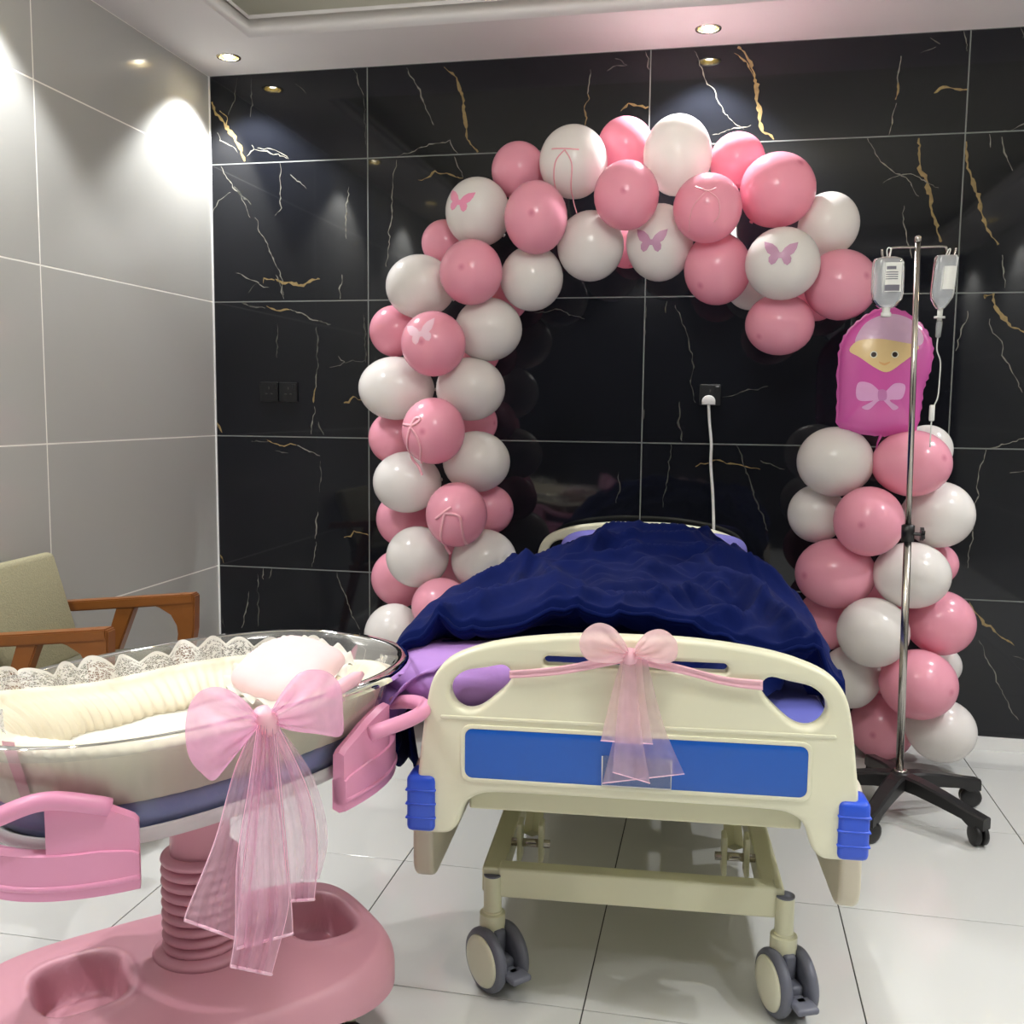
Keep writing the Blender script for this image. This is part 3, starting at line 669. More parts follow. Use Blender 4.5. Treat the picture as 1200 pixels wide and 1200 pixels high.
# organza bow tied across the footboard
fbw = thing('ribbon_bow', 'pale pink organza bow tied across the bed footboard', 'bow', BO, BA)
def fpt(x, y, v=-.034): return LP(x, y, BM, 1, v)
def strip(left, right, n, m, depthf, fn):
    Lp, Rp = resample([(*p, 0) for p in left], n), resample([(*p, 0) for p in right], n)
    def f(u, v):
        j = min(n-1, int(round(v*(n-1)))); p = Lp[j].lerp(Rp[j], u); return fn(p.x, p.y, depthf(u, v))
    return grid(f, m, n)
for L_, R_ in (([(597, 786), (660, 780), (735, 764)], [(597, 795), (660, 790), (735, 776)]), ([(735, 764), (800, 780), (850, 793), (894, 797)], [(735, 776), (800, 790), (850, 803), (894, 809)])):
    o = obj('strap', strip(L_, R_, 24, 6, lambda u, v: -.034-.002*math.sin(u*9), fpt), 'satin', fbw); solidify(o, .001)
def loop_mesh(outline, knot, fn, base, puff, mirror=False, n=44, m=12, wr=9, ph=0.0):
    """puffed bow loop: front and back sheets between an outline and the knot"""
    P = resample([(*p, 0) for p in outline], n); K = Vector((*knot, 0))
    def mk(sgn):
        def f(u, v):
            p = K.lerp(P[min(n-1, int(round(u*(n-1))))], v)
            prof = math.sin(PI*min(1, v**.8)) * (math.sin(PI*u)**.5)
            fold = .38*math.sin(u*wr*3+ph+2*v)*(1-.6*v)*min(1, v*4)
            return fn(p.x, p.y, base-sgn*puff*prof*(1+fold)-.004*math.sin(u*wr+ph)*v+.006*nz(u*14, v*5, ph+sgn)*v)
        return grid(f, n, m)
    bm = mk(1); me = bpy.data.meshes.new('t'); mk(-.55).to_mesh(me); bm.from_mesh(me); bpy.data.meshes.remove(me)
    return bm
obj('loop', loop_mesh([(738, 768), (722, 777), (690, 774), (679, 757), (684, 740), (700, 730), (718, 735), (732, 752), (738, 766)], (738, 768), fpt, -.05, .035), 'tulle_b', fbw)
obj('loop', loop_mesh([(740, 768), (748, 752), (760, 740), (778, 738), (793, 752), (792, 772), (776, 778), (756, 772), (740, 768)], (740, 768), fpt, -.05, .035, ph=1.2), 'tulle_b', fbw)
kp = fpt(738, 769, -.055)
obj('knot', LATHE([(0, -.018), (.012, -.014), (.017, 0), (.012, .014), (0, .018)], 14, kp), 'satin', fbw)
for L_, R_, d0, mt_, wv in (([(728, 772), (716, 815), (704, 868)], [(752, 772), (756, 815), (765, 872)], -.045, 'tulle_b', 9), ([(734, 774), (722, 850), (706, 918)], [(758, 772), (778, 850), (802, 907)], -.04, 'tulle_s', 12), ([(730, 774), (722, 850), (718, 905)], [(744, 774), (752, 860), (762, 918)], -.052, 'tulle_s', 8)):
    o = obj('tail', strip(L_, R_, 30, 24, lambda u, v, d0=d0, wv=wv: d0-.008*math.sin(u*wv)*v-.002, fpt), mt_, fbw)
    obj('tail_hem', TUBE([fpt(p.x, p.y, d0-.008*math.sin(k/19*wv)-.003) for k, p in enumerate([Vector((*L_[-1], 0)).lerp(Vector((*R_[-1], 0)), k/19) for k in range(20)])], .0012, 5), 'hem', o)

# ================================================================== BALLOONS
# (px, py, rx, ry, colour, depth y, label, extra)
YF, YM, YB = -.44, -.31, -.18
BAL = [
 (440, 780, 33, 34, 'P', YM, 'pink balloon at the foot of the arch seen through the clear cot end', ''),
 (508, 778, 35, 35, 'W', YM, 'white balloon low in the left column hidden behind the blanket edge', ''),
 (456, 818, 37, 37, 'W', YM-.02, 'white balloon resting on the floor at the base of the left column', ''),
 (532, 820, 36, 36, 'P', YM, 'pink balloon resting on the floor behind the bed foot', ''),
 (462, 744, 35, 37, 'W', YF, 'white balloon just above the clear rim of the baby cot', ''),
 (517, 710, 35, 33, 'P', YF-.02, 'pink balloon half hidden by the upper left edge of the navy blanket', ''),
 (471, 677, 36, 34, 'P', YM, 'pink balloon tucked behind the lowest complete white balloon at left edge', ''),
 (489.5, 652.5, 37, 36, 'W', YF+.02, 'round white balloon left of centre just above the bed blanket', ''),
 (567, 657, 39, 37, 'W', YF+.04, 'white balloon beside the cream headboard, lowest on right of left column', ''),
 (527, 664, 27, 27, 'P', YB, 'pink balloon sliver between the two lowest white balloons', ''),
 (535, 603, 36, 38, 'P', YF-.06, 'pink balloon with a hanging ribbon, lower of the two in left column', 'rib2'),
 (573, 597, 29, 29, 'P', YM+.03, 'pink balloon peeping out right of the lower ribboned balloon', ''),
 (474, 608, 33, 33, 'P', YM+.03, 'pink balloon at left edge below a white one and beside lower ribbon', ''),
 (477, 565, 40, 36, 'W', YM-.06, 'white balloon at left edge below the ribbon bow of left column', ''),
 (558, 541, 40, 36, 'W', YM-.06, 'white balloon on right of left column below the upper ribbon bow', ''),
 (508, 505, 37, 39, 'P', YF-.04, 'pink balloon with a neat ribbon bow in middle of left column', 'rib1'),
 (463, 513, 31, 31, 'P', YM+.04, 'pink balloon at left edge beside the balloon with neat ribbon bow', ''),
 (556, 495, 27, 27, 'P', YM+.05, 'pink balloon peeping out right of the neat ribbon bow balloon', ''),
 (464, 455, 44, 37, 'W', YM-.06, 'wide white balloon, leftmost of the whole arch', ''),
 (551, 456, 41, 37, 'W', YM-.06, 'white balloon right of the leftmost wide white one', ''),
 (508, 403, 38, 38, 'P', YF-.04, 'pink balloon with a pale pink butterfly sticker', 'bfp'),
 (463, 388, 30, 30, 'P', YM+.02, 'small pink balloon at left edge behind the pink butterfly balloon', ''),
 (572, 386, 40, 37, 'W', YM-.06, 'white balloon right of the pink butterfly balloon', ''),
 (560, 413, 26, 26, 'P', YB, 'pink balloon sliver below the white one right of pink butterfly', ''),
 (492, 336, 40, 37, 'W', YM-.06, 'white balloon at the left bend of the arch', ''),
 (552, 319, 37, 38, 'P', YF-.04, 'pink balloon with dark tip spot inside the left bend', ''),
 (623, 326, 37, 38, 'W', YM-.06, 'white balloon on inner side of the upper left bend', ''),
 (521, 285, 27, 27, 'P', YM+.02, 'pink balloon at outer left bend below the white butterfly balloon', ''),
 (593, 350, 26, 26, 'P', YB, 'pink balloon sliver behind the inner upper left bend', ''),
 (560, 249, 38, 40, 'W', YM-.06, 'white balloon with a pink butterfly at upper left of the arch', 'bf1'),
 (628, 255, 37, 42, 'P', YF-.04, 'dusty pink balloon right of the upper left white butterfly balloon', ''),
 (608, 200, 32, 33, 'P', YM+.02, 'pink balloon on outer edge above the upper left butterfly', ''),
 (672, 190, 40, 42, 'W', YM-.06, 'blush white balloon with thin ribbon bow on top left of arch', 'rib3'),
 (733, 172, 33, 34, 'P', YM+.02, 'pink balloon at the crown left of the tallest white balloon', ''),
 (794, 182, 40, 46, 'W', YM-.04, 'tallest white balloon lit at the crown of the arch', ''),
 (734, 229, 38, 40, 'P', YF-.05, 'coral pink balloon with dark tip spot under the crown', ''),
 (692, 288, 39, 41, 'W', YM-.06, 'plain white balloon on the underside of arch left of centre butterfly', ''),
 (735, 286, 28, 28, 'P', YB, 'pink balloon sliver between the two underside white balloons', ''),
 (773, 284, 39, 45, 'W', YM-.06, 'white balloon with mauve butterfly at centre underside of arch', 'bf2'),
 (829, 244, 40, 40, 'P', YF-.05, 'coral pink balloon with thin ribbon bow right of crown', 'rib4'),
 (864, 188, 32, 32, 'P', YM+.03, 'bright lit pink balloon at the crown right of tallest white', ''),
 (911, 223, 44, 43, 'P', YM-.07, 'large coral balloon at the upper right shoulder of the arch', ''),
 (841, 315, 39, 42, 'P', YM-.06, 'deep coral balloon on the underside right of centre butterfly', ''),
 (917, 309, 43, 42, 'W', YF-.06, 'white balloon with mauve butterfly on the right shoulder', 'bf3'),
 (971, 263, 35, 37, 'W', YM+.01, 'white balloon on the outer right shoulder of the arch', ''),
 (985, 334, 42, 41, 'P', YM-.07, 'pink balloon at the right end of arch beside the drip bottle', ''),
 (914, 380, 40, 36, 'P', YM-.07, 'lowest hanging pink balloon under the right shoulder butterfly', ''),
 (880, 334, 29, 29, 'W', YB, 'white balloon sliver behind the deep coral underside balloon', ''),
 (957, 350, 26, 26, 'P', YB, 'pink balloon sliver behind the right end of the arch', ''),
 (979, 541, 44, 41, 'W', YM-.05, 'white balloon below left of the foil baby balloon', ''),
 (1068, 543, 45, 39, 'P', YM-.07, 'pink balloon below right of the foil baby balloon behind drip pole', ''),
 (1086, 527, 29, 29, 'W', YB+.01, 'white balloon crescent behind top pink balloon of right column', ''),
 (957, 602, 33, 34, 'W', YM+.04, 'white balloon at left edge of the right column, second tier', ''),
 (1018, 611, 40, 41, 'P', YF, 'pink balloon with white neighbours in second tier of right column', ''),
 (1100, 603, 40, 39, 'W', YM-.02, 'white balloon at right edge behind the drip stand knob', ''),
 (979, 672, 46, 41, 'P', YM-.08, 'wide pink balloon at left edge of the right column', ''),
 (1068, 674, 44, 39, 'W', YF+.03, 'white balloon directly below the black drip stand knob', ''),
 (1098, 661, 24, 24, 'P', YB-.02, 'small pink balloon sliver at right edge below the knob', ''),
 (967, 727, 33, 35, 'P', YM+.05, 'pink balloon beside right side of navy blanket', ''),
 (1023, 741, 41, 41, 'W', YF, 'white balloon in middle of the right column left of pole', ''),
 (1102, 730, 39, 38, 'P', YM-.04, 'pink balloon at right edge of the right column, fourth tier', ''),
 (997, 793, 34, 37, 'W', YM-.02, 'white balloon beside upper right corner of footboard', ''),
 (1076, 802, 44, 41, 'P', YF+.05, 'large pink balloon low in right column behind the pole', ''),
 (1105, 780, 21, 22, 'W', YB, 'small white balloon sliver low at right edge', ''),
 (1033, 857, 37, 38, 'P', YB-.02, 'pink balloon resting on the floor behind the drip stand', ''),
 (1103, 856, 39, 37, 'W', YM+.04, 'white balloon resting on the floor at right end of arch', ''),
 (1035, 704, 26, 26, 'P', YB, 'pink balloon sliver in the core of the right column', ''),
 (1043, 800, 26, 26, 'P', YB, 'pink balloon sliver low in the core of right column', ''),
]
# let balloons that would press through each other slide apart along the line of sight
BAL = [list(b) for b in BAL]; Y0 = [b[5] for b in BAL]
def ball(b):
    c = YP(b[0], b[1], b[5]); return c, (b[2]+b[3])/2*depth(c)/F_PX
for it in range(40):
    S_ = [ball(b) for b in BAL]
    for i_ in range(len(BAL)):
        for j_ in range(i_+1, len(BAL)):
            if Y0[i_] == Y0[j_]: continue
            (c1, r1), (c2, r2) = S_[i_], S_[j_]; pen = .97*(r1+r2)-(c1-c2).length
            if pen <= 0: continue
            f_ = 1 if Y0[i_] < Y0[j_] else -1; st = min(.006, pen*.5)
            BAL[i_][5] -= f_*st; BAL[j_][5] += f_*st
    for b, y0, (c, r) in zip(BAL, Y0, S_): b[5] = min(max(b[5], y0-.09, -.56), y0+.07, -r-.014)
def arch_axis(x, y):
    """nearest pixel point of the arch centre line"""
    line = [(500, 850), (510, 700), (518, 600), (510, 500), (512, 400), (560, 310), (640, 240), (740, 225), (830, 245), (905, 295), (955, 345)] if x < 1000 and y < 420 or x < 620 else [(1040, 880), (1035, 760), (1035, 660), (1030, 560)]
    best = None
    for a_, b_ in zip(line, line[1:]):
        a2, b2 = Vector(a_), Vector(b_); t = max(0, min(1, (Vector((x, y))-a2).dot(b2-a2)/(b2-a2).length_squared)); q = a2.lerp(b2, t); d = (q-Vector((x, y))).length
        if best is None or d < best[0]: best = (d, q)
    return best[1]
BUT = [(0.06, .1), (.22, .38), (.5, .62), (.98, .78), (.92, .40), (.76, .08), (.56, -.06), (.66, -.22), (.64, -.46), (.46, -.64), (.26, -.55), (.08, -.24)]
def butterfly(ell, size, rot, cx=0.0, cz=0.0):
    """flat print following the front of the balloon ellipsoid ell(x,z)->y"""
    P = BUT+[(-x, z) for x, z in BUT[::-1]]
    bm = bmesh.new(); vs = [bm.verts.new((x, z, 0)) for x, z in P]
    for side in (vs[:len(BUT)], vs[len(BUT):]): bm.faces.new(side)
    bm.faces.new((vs[0], vs[len(BUT)-1], vs[len(BUT)], vs[-1]))
    bmesh.ops.triangulate(bm, faces=bm.faces)
    for _ in range(3): bmesh.ops.subdivide_edges(bm, edges=bm.edges, cuts=1, use_grid_fill=True)
    c, s = math.cos(rot), math.sin(rot)
    for v in bm.verts:
        x, z = v.co.x*size, v.co.y*size; x, z = x*c-z*s+cx, x*s+z*c+cz
        v.co = (x, ell(x, z)-.0012, z)
    bmesh.ops.recalc_face_normals(bm, faces=bm.faces); return bm
def flat_ribbon(pts, wd, ell):
    """thin ribbon lying on the balloon; pts (x,z)"""
    P = resample([(x, z, 0) for x, z in pts], 30); bm = bmesh.new(); prev = None
    for i, p in enumerate(P):
        t = (P[min(i+1, 29)]-P[max(i-1, 0)]).normalized(); n_ = Vector((-t.y, t.x, 0))*wd/2
        e = lambda q: Vector((q.x, ell(q.x, q.y)-.003, q.y))
        cur = (bm.verts.new(e(p+n_)), bm.verts.new(e(p-n_)))
        if prev: bm.faces.new((prev[0], prev[1], cur[1], cur[0]))
        prev = cur
    return bm
for px, py, rx, ry, colr, Y, lb, ex in BAL:
    c = YP(px, py, Y); k = depth(c)/F_PX
    RX, RZ = rx*k, ry*k; RY = (RX+RZ)/2
    if c.z-RZ < 0.004: c.z = RZ+0.004
    if c.y+RY > -.012: c.y = -.012-RY
    q = arch_axis(px, py); dx, dz = (px-q.x)/60, -(py-q.y)/60
    tip = Vector((dx*1.1, -.75 if Y < -.33 else -.25, dz*.8)); tip = tip.normalized()
    t = thing('balloon', lb, 'balloon', c, 0, 'latex balloons of the arch')
    rotm = tip.to_track_quat('Z', 'Y').to_matrix(); Sm = Matrix.Diagonal((RX, RY, RZ))
    bm = bmesh.new(); tl = bm.verts.layers.float.new('tip'); n = 32; prof = []
    for j in range(23):
        ph = PI*j/22*.985; zz = math.cos(ph); rr = math.sin(ph)
        if ph > 1.8:
            tt = (ph-1.8)/(PI-1.8); zz -= .10*tt*tt; rr *= 1-.12*tt
        prof.append((rr, zz))
    rings = []
    for j, (rr, zz) in enumerate(prof):
        ring = []
        for i in range(n if rr > 1e-6 else 1):
            a = 2*PI*i/n; v = bm.verts.new(Sm @ (rotm @ Vector((rr*math.cos(a), rr*math.sin(a), zz))))
            v[tl] = .55*max(0, 1-rr/.09) if (zz > 0 and colr == 'P') else 0.0; ring.append(v)
        rings.append(ring)
    for A, C in zip(rings, rings[1:]):
        for i in range(n):
            if len(A) == 1: bm.faces.new((A[0], C[i], C[(i+1) % n]))
            else: bm.faces.new((A[i], C[i], C[(i+1) % n], A[(i+1) % n]))
    # finer tip ring for the dark spot
    body = obj('balloon_skin', bm, 'pink_lx' if colr == 'P' else 'white_lx', t)
    bm = LATHE([(.02, -1.06), (.055, -1.10), (.07, -1.13), (.03, -1.15), (.06, -1.20), (.04, -1.215), (0, -1.20)], 12)
    for v in bm.verts: v.co = Sm @ (rotm @ v.co)
    obj('knot', bm, 'pink_lx' if colr == 'P' else 'white_lx', t)
    ell = lambda x, z, a=RX, b=RY, d=RZ: -b*math.sqrt(max(.02, 1-(x/a)**2-(z/d)**2))
    if ex == 'bf1': obj('butterfly_sticker', butterfly(ell, 17*k, -.22, -13*k, 6*k), 'sticker_lt', t)
    if ex == 'bf2': obj('butterfly_sticker', butterfly(ell, 18*k, -.05, -7*k, -5*k), 'sticker', t)
    if ex == 'bf3': obj('butterfly_sticker', butterfly(ell, 19*k, -.06, -5*k, 5*k), 'sticker', t)
    if ex == 'bfp': obj('butterfly_sticker', butterfly(ell, 18*k, .25, -5*k, 10*k), 'sticker_pale', t)
    RIB = {'rib1': [[(-32, 8), (-16, 7), (-8, 11), (-6, 15), (-12, 15), (-16, 9), (-18, 2)], [(-18, 5), (-24, -12), (-25, -30), (-16, -42), (-12, -52)], [(-17, 4), (-8, -8), (-6, -22), (-13, -38)]],
           'rib2': [[(-16, -2), (0, 10), (3, 12)], [(-4, 5), (-9, -14), (-12, -34), (-6, -46)], [(-4, 5), (12, 2), (15, -14), (15, -34)]],
           'rib3': [[(-20, 7), (0, 5), (12, 4)], [(-4, 4), (-15, -8), (-18, -30), (-12, -55)], [(-4, 4), (4, -12), (1, -40), (6, -60)]],
           'rib4': [[(-14, 18), (0, 12), (10, 15)], [(0, 12), (-16, -6), (-20, -30)], [(0, 12), (12, 2), (14, -14), (8, -22)]]}
    if ex in RIB:
        if ex in ('rib1', 'rib2'): sh = Vector((0, 0))
        bm = bmesh.new()
        for path in RIB[ex]:
            tmp = flat_ribbon([(x*k, z*k) for x, z in path], (3.0 if ex in ('rib1', 'rib2') else 1.4)*k, ell)
            me = bpy.data.meshes.new('t'); tmp.to_mesh(me); tmp.free(); bm.from_mesh(me); bpy.data.meshes.remove(me)
        solidify(obj('ribbon', bm, 'ribbon', t), .0008)

# foil swaddled-baby balloon
FY = -.40
fc = YP(1036, 440, FY); fk = depth(fc)/F_PX
fo = thing('foil_balloon', 'magenta foil balloon shaped like a swaddled baby with a bow', 'balloon', fc)
FP = [(1036, 361), (1055, 366), (1072, 378), (1083, 392), (1089, 410), (1087, 435), (1081, 455), (1079, 480), (1076, 500), (1070, 510), (1045, 511), (1020, 510), (995, 505), (985, 497), (984, 470), (983, 440), (984, 410), (990, 392), (1004, 376), (1020, 365)]
def f2(x, y): return ((x-1036)*fk, (440-y)*fk)
fout = [tuple(p) for p in resample([(*f2(*p), 0) for p in FP], 96, True)]
fcx, fcz = f2(1036, 438)
def frad(x, z):
    """0 at the centre .. 1 on the seam"""
    ang = math.atan2(z-fcz, x-fcx); best = 1e9; rr = .1
    for p in fout:
        a2 = math.atan2(p[1]-fcz, p[0]-fcx); d = abs((a2-ang+PI) % (2*PI)-PI)
        if d < best: best = d; rr = math.hypot(p[0]-fcx, p[1]-fcz)
    return min(1, math.hypot(x-fcx, z-fcz)/rr), ang
def fh(x, z):
    r, ang = frad(x, z); return .075*math.sqrt(max(0, 1-r**2.6))*(1-.10*(.5+.5*math.sin(ang*26))*r**6)
def fgrid(sg):
    def f(u, v):
        p = fout[int(round(u*96)) % 96]; x, z = fcx+(p[0]-fcx)*v, fcz+(p[1]-fcz)*v
        ang = math.atan2(p[1]-fcz, p[0]-fcx)
        h = .075*math.sqrt(max(0, 1-v**2.6))*(1-.10*(.5+.5*math.sin(ang*26))*v**6)
        if v > .97: x += .003*math.cos(ang)*math.sin(ang*40); z += .003*math.sin(ang)*math.sin(ang*40)
        return Vector((x, -sg*h, z))
    return grid(f, 97, 22)
bm = fgrid(1); me = bpy.data.meshes.new('t'); fgrid(-1).to_mesh(me); bm.from_mesh(me)
bmesh.ops.remove_doubles(bm, verts=bm.verts, dist=1e-5); obj('foil_skin', bm, 'foil', fo)
def decal(name, pts, m, lift, n=48, smooth=True):
    P = resample([(*f2(*p), 0) for p in pts], n, True) if smooth else [Vector((*f2(*p), 0)) for p in pts]
    cx = sum(p.x for p in P)/len(P); cz = sum(p.y for p in P)/len(P)
    def f(u, v):
        p = P[int(round(u*len(P))) % len(P)]; x, z = cx+(p.x-cx)*v, cz+(p.y-cz)*v; return Vector((x, -fh(x, z)-lift, z))
    bm = grid(f, len(P)+1, 9); bmesh.ops.remove_doubles(bm, verts=bm.verts, dist=1e-6); bmesh.ops.recalc_face_normals(bm, faces=bm.faces)
    return obj(name, bm, m, fo)
decal('hood_print', [(1000, 404), (1003, 392), (1014, 378), (1036, 370), (1058, 375), (1070, 387), (1075, 400), (1066, 408), (1036, 408), (1008, 412)], 'foil_hood', .0009)
decal('face_print', [(994, 412), (1003, 401), (1025, 399), (1050, 403), (1068, 407), (1066, 414), (1052, 426), (1036, 437), (1022, 432), (1005, 420)], 'foil_face', .0015)
for ex_, ey in ((1020, 417), (1043, 417)):
    decal('eye_print', [(ex_+4*math.cos(a), ey+4*math.sin(a)) for a in [k*PI/6 for k in range(12)]], 'eyew', .0020, 24)
    decal('pupil_print', [(ex_+2.9*math.cos(a), ey+2.9*math.sin(a)) for a in [k*PI/6 for k in range(12)]], 'eye', .0026, 24)
decal('mouth_print', [(1026, 425), (1032, 428), (1038, 425), (1037, 427), (1032, 429.5), (1027, 427)], 'cheek', .0021, 24)
decal('bow_print', [(1030, 460), (1018, 450), (1005, 449), (1003, 463), (1008, 470), (1024, 470), (1010, 477), (1018, 480), (1028, 470), (1036, 471), (1044, 480), (1050, 477), (1040, 469), (1053, 467), (1056, 452), (1044, 450), (1034, 460)], 'foil_bow', .0012, 90)
decal('bow_knot_print', [(1027, 458), (1035, 458), (1036, 468), (1028, 469)], 'foil_bow2', .0019, 24)
tl_ = f2(1036, 512); obj('filler_tail', TUBE([(tl_[0], 0, tl_[1]+.01), (tl_[0]-.01, .005, tl_[1]-.02), (tl_[0]-.015, .01, tl_[1]-.05)], [.02, .010, .007], 8, flat=.3), 'foil', fo)

# ================================================================== DRIP STAND
iv_b = FLz(1055, 903, .15); IX, IY = iv_b.x, iv_b.y
iv = thing('drip_stand', 'chrome drip stand with black five-star castor base', 'drip stand', (IX, IY, 0))
top = YP(1076, 279, IY)
lean = (top.x-IX)
PX = lambda z: lean*(z/top.z)
obj('lower_pole', TUBE([(PX(.13), 0, .13), (PX(.95), 0, .95)], .0125, 16), 'steel', iv)
obj('upper_pole', TUBE([(PX(.95), 0, .95), (PX(top.z), 0, top.z)], .0095, 16), 'steel', iv)
kn = obj('height_clamp', LATHE([(0, -.028), (.020, -.026), (.021, .026), (.014, .03), (0, .03)], 20, (PX(.95), 0, .95)), 'black_plastic', iv)
bm = bmesh.new(); P = []
for k in range(20):
    a = 2*PI*k/20; r_ = .017+.006*math.cos(5*a); P.append((.045+0*r_, -.012+r_*math.cos(a), r_*math.sin(a)))
for xo in (.036, .048): pass
va = [bm.verts.new((PX(.95)+.036, p[1], .95+p[2])) for p in P]; vb = [bm.verts.new((PX(.95)+.048, p[1], .95+p[2])) for p in P]
for k in range(20): bm.faces.new((va[k], va[(k+1) % 20], vb[(k+1) % 20], vb[k]))
bm.faces.new(va[::-1]); bm.faces.new(vb); tube(bm, [(PX(.95)+.015, -.008, .95), (PX(.95)+.04, -.012, .95)], .006, 8)
obj('star_knob', bm, 'black_plastic', kn, smooth=False)
hz = top.z-.028; hx = PX(hz)
for s in (-1, 1):
    L = .092 if s < 0 else .098
    pts = resample([(hx, 0, hz), (hx+s*(L-.022), 0, hz), (hx+s*(L-.012), 0, hz-.008), (hx+s*(L-.006), 0, hz-.03), (hx+s*L, 0, hz-.036), (hx+s*(L+.012), 0, hz-.028), (hx+s*(L+.016), 0, hz-.005)], 40)
    obj('hook', TUBE(pts, .0035, 8), 'steel', iv)
obj('pole_cap', LATHE([(.0105, -.012), (.0105, .004), (.006, .008), (0, .008)], 16, (PX(top.z), 0, top.z)), 'steel', iv)
obj('hub', LATHE([(0, .095), (.035, .097), (.042, .112), (.040, .138), (.026, .149), (0, .149)], 28), 'black_plastic', iv)
obj('hub_collar', LATHE([(.0125, .148), (.022, .148), (.022, .154), (.0125, .155)], 24), 'steel', iv)
ang0 = [math.radians(-45+72*k) for k in range(5)]
for a in ang0:
    d = Vector((math.cos(a), math.sin(a), 0)); n_ = Vector((-d.y, d.x, 0)); R = .285
    bm = bmesh.new(); rings = []
    for s, zt, zb, hw in ((.015, .146, .098, .030), (.08, .142, .096, .028), (.16, .128, .086, .025), (.24, .110, .074, .023), (.262, .105, .060, .023), (.312, .096, .058, .020)):
        rings.append([bm.verts.new(d*s+n_*x+Vector((0, 0, z))) for x, z in ((-hw, zb), (-hw, zt-.006), (-hw*.7, zt), (hw*.7, zt), (hw, zt-.006), (hw, zb))])
    for A, C in zip(rings, rings[1:]):
        for k in range(6): bm.faces.new((A[k], A[(k+1) % 6], C[(k+1) % 6], C[k]))
    bm.faces.new(rings[0]); bm.faces.new(rings[-1][::-1]); bmesh.ops.recalc_face_normals(bm, faces=bm.faces)
    lg = obj('base_leg', bm, 'black_plastic', iv, smooth=False)
    c = d*R; my = Matrix.Rotation(PI/2, 3, 'Y'); rz = Matrix.Rotation(a+1.1, 3, 'Z')
    bm = bmesh.new()
    for s in (-1, 1): lathe(bm, [(0, s*.004), (.031, s*.004), (.035, s*.008), (.034, s*.018), (.025, s*.021), (0, s*.021)], 20, c+Vector((0, 0, .0355)), rz @ my)
    box(bm, c+Vector((0, 0, .050)), (.018, .034, .03), .004, 2)
    obj('castor', bm, 'black_plastic', lg)

# infusion bottles hanging on the hooks
def bag(x, z0, pts_px, Yp, name, label, mk):
    t = thing('infusion_bottle', label, 'infusion bottle', (IX, IY-.012, 0)); return t
def ivp(px, py): 
    p = YP(px, py, IY-.012); return (p.x-IX, p.z)
b1 = thing('infusion_bottle', 'clear soft infusion bottle with a printed label on left hook', 'infusion bottle', (IX, IY-.012, 0), 0, 'infusion bottles on the drip stand')
def bottle_mesh(cx, zt, rw, rd, prof, shear=0.0):
    """prof: (frac width, z) from top to bottom"""
    def f(u, v):
        i = v*(len(prof)-1); k = min(int(i), len(prof)-2); fr = i-k
        wv = prof[k][0]*(1-fr)+prof[k+1][0]*fr; z = prof[k][1]*(1-fr)+prof[k+1][1]*fr
        a = 2*PI*u; ex = .7; cc = math.copysign(abs(math.cos(a))**ex, math.cos(a)); ss = math.copysign(abs(math.sin(a))**ex, math.sin(a))
        return Vector((cx+shear*(zt-z)+rw*wv*cc, rd*wv**.6*ss, z))
    return grid(f, 36, 40, True)
(xl, zt), (xr, _) = ivp(1022, 301), ivp(1061, 301); _, zb = ivp(1041, 361)
cx1, rw1 = (xl+xr)/2, (xr-xl)/2; H_ = zt-zb
bm = bottle_mesh(cx1, zt, rw1, .028, [(.02, zt), (.55, zt-.002), (.86, zt-.008), (.97, zt-.02), (1, zt-.04), (1, zb+H_*.28), (.93, zb+H_*.16), (.62, zb+H_*.05), (.42, zb), (.02, zb)])
bb = obj('bottle', bm, 'bag', b1)
_, zl = ivp(1041, 318)
bm = bottle_mesh(cx1, zt, rw1*.93, .025, [(.02, zl), (1, zl), (1, zb+H_*.28), (.93, zb+H_*.17), (.60, zb+H_*.06), (.02, zb+.002)])
M['fluid'] = clear('infusion_fluid', (0.93, 0.95, 0.98), 0.9, 1.33, 0.14, (0.85, 0.88, 0.95)); o = obj('fluid', bm, None, b1); o.data.materials.append(M['fluid'])
obj('hanger', TUBE(resample([(cx1-.004, 0, zt-.002), (cx1-.006, 0, zt+.02), (cx1, 0, zt+.028), (cx1+.006, 0, zt+.02), (cx1+.004, 0, zt-.002)], 20), .0018, 6), 'hose', b1)
obj('cap', LATHE([(.012, zb-.028), (.016, zb-.026), (.016, zb-.016), (.012, zb-.012), (.013, zb+.004), (.0, zb+.004)], 20, (cx1, 0, 0)), 'label', b1)
def flat_label(t, x0, x1, z0, z1, y, name='label_sheet', m='label', sh=0.0, zt=0.0):
    bm = bmesh.new()
    def f(u, v):
        x = x0+(x1-x0)*u; z = z0+(z1-z0)*v; return Vector((x+sh*(zt-z), y+.006*((u-.5)*2)**2, z))
    return obj(name, grid(f, 9, 5), m, t)
(xa, za), (xb, zb2) = ivp(1033, 309), ivp(1054, 343)
l1 = flat_label(b1, xa, xb, zb2, za, -.0305)
flat_label(b1, xa+.006, xb-.008, za-.022, za-.012, -.0315, 'label_print', 'label_ink'); flat_label(b1, xa+.003, xb-.003, zb2+.003, zb2+.022, -.0315, 'label_print', 'label_ink')
for k in range(4): flat_label(b1, xa+.005, xb-.005, za-.032-.007*k, za-.029-.007*k, -.0315, 'label_print', 'label_ink')
b2 = thing('infusion_bottle', 'clear infusion bottle with drip line on the right hook', 'infusion bottle', (IX, IY-.012, 0), 0, 'infusion bottles on the drip stand')
(xl, zt), (xr, _) = ivp(1095, 300), ivp(1124, 300); (xq, zb) = ivp(1102, 362); cx2, rw2 = (xl+xr)/2, (xr-xl)/2; H_ = zt-zb; sh = (xq-cx2)/H_
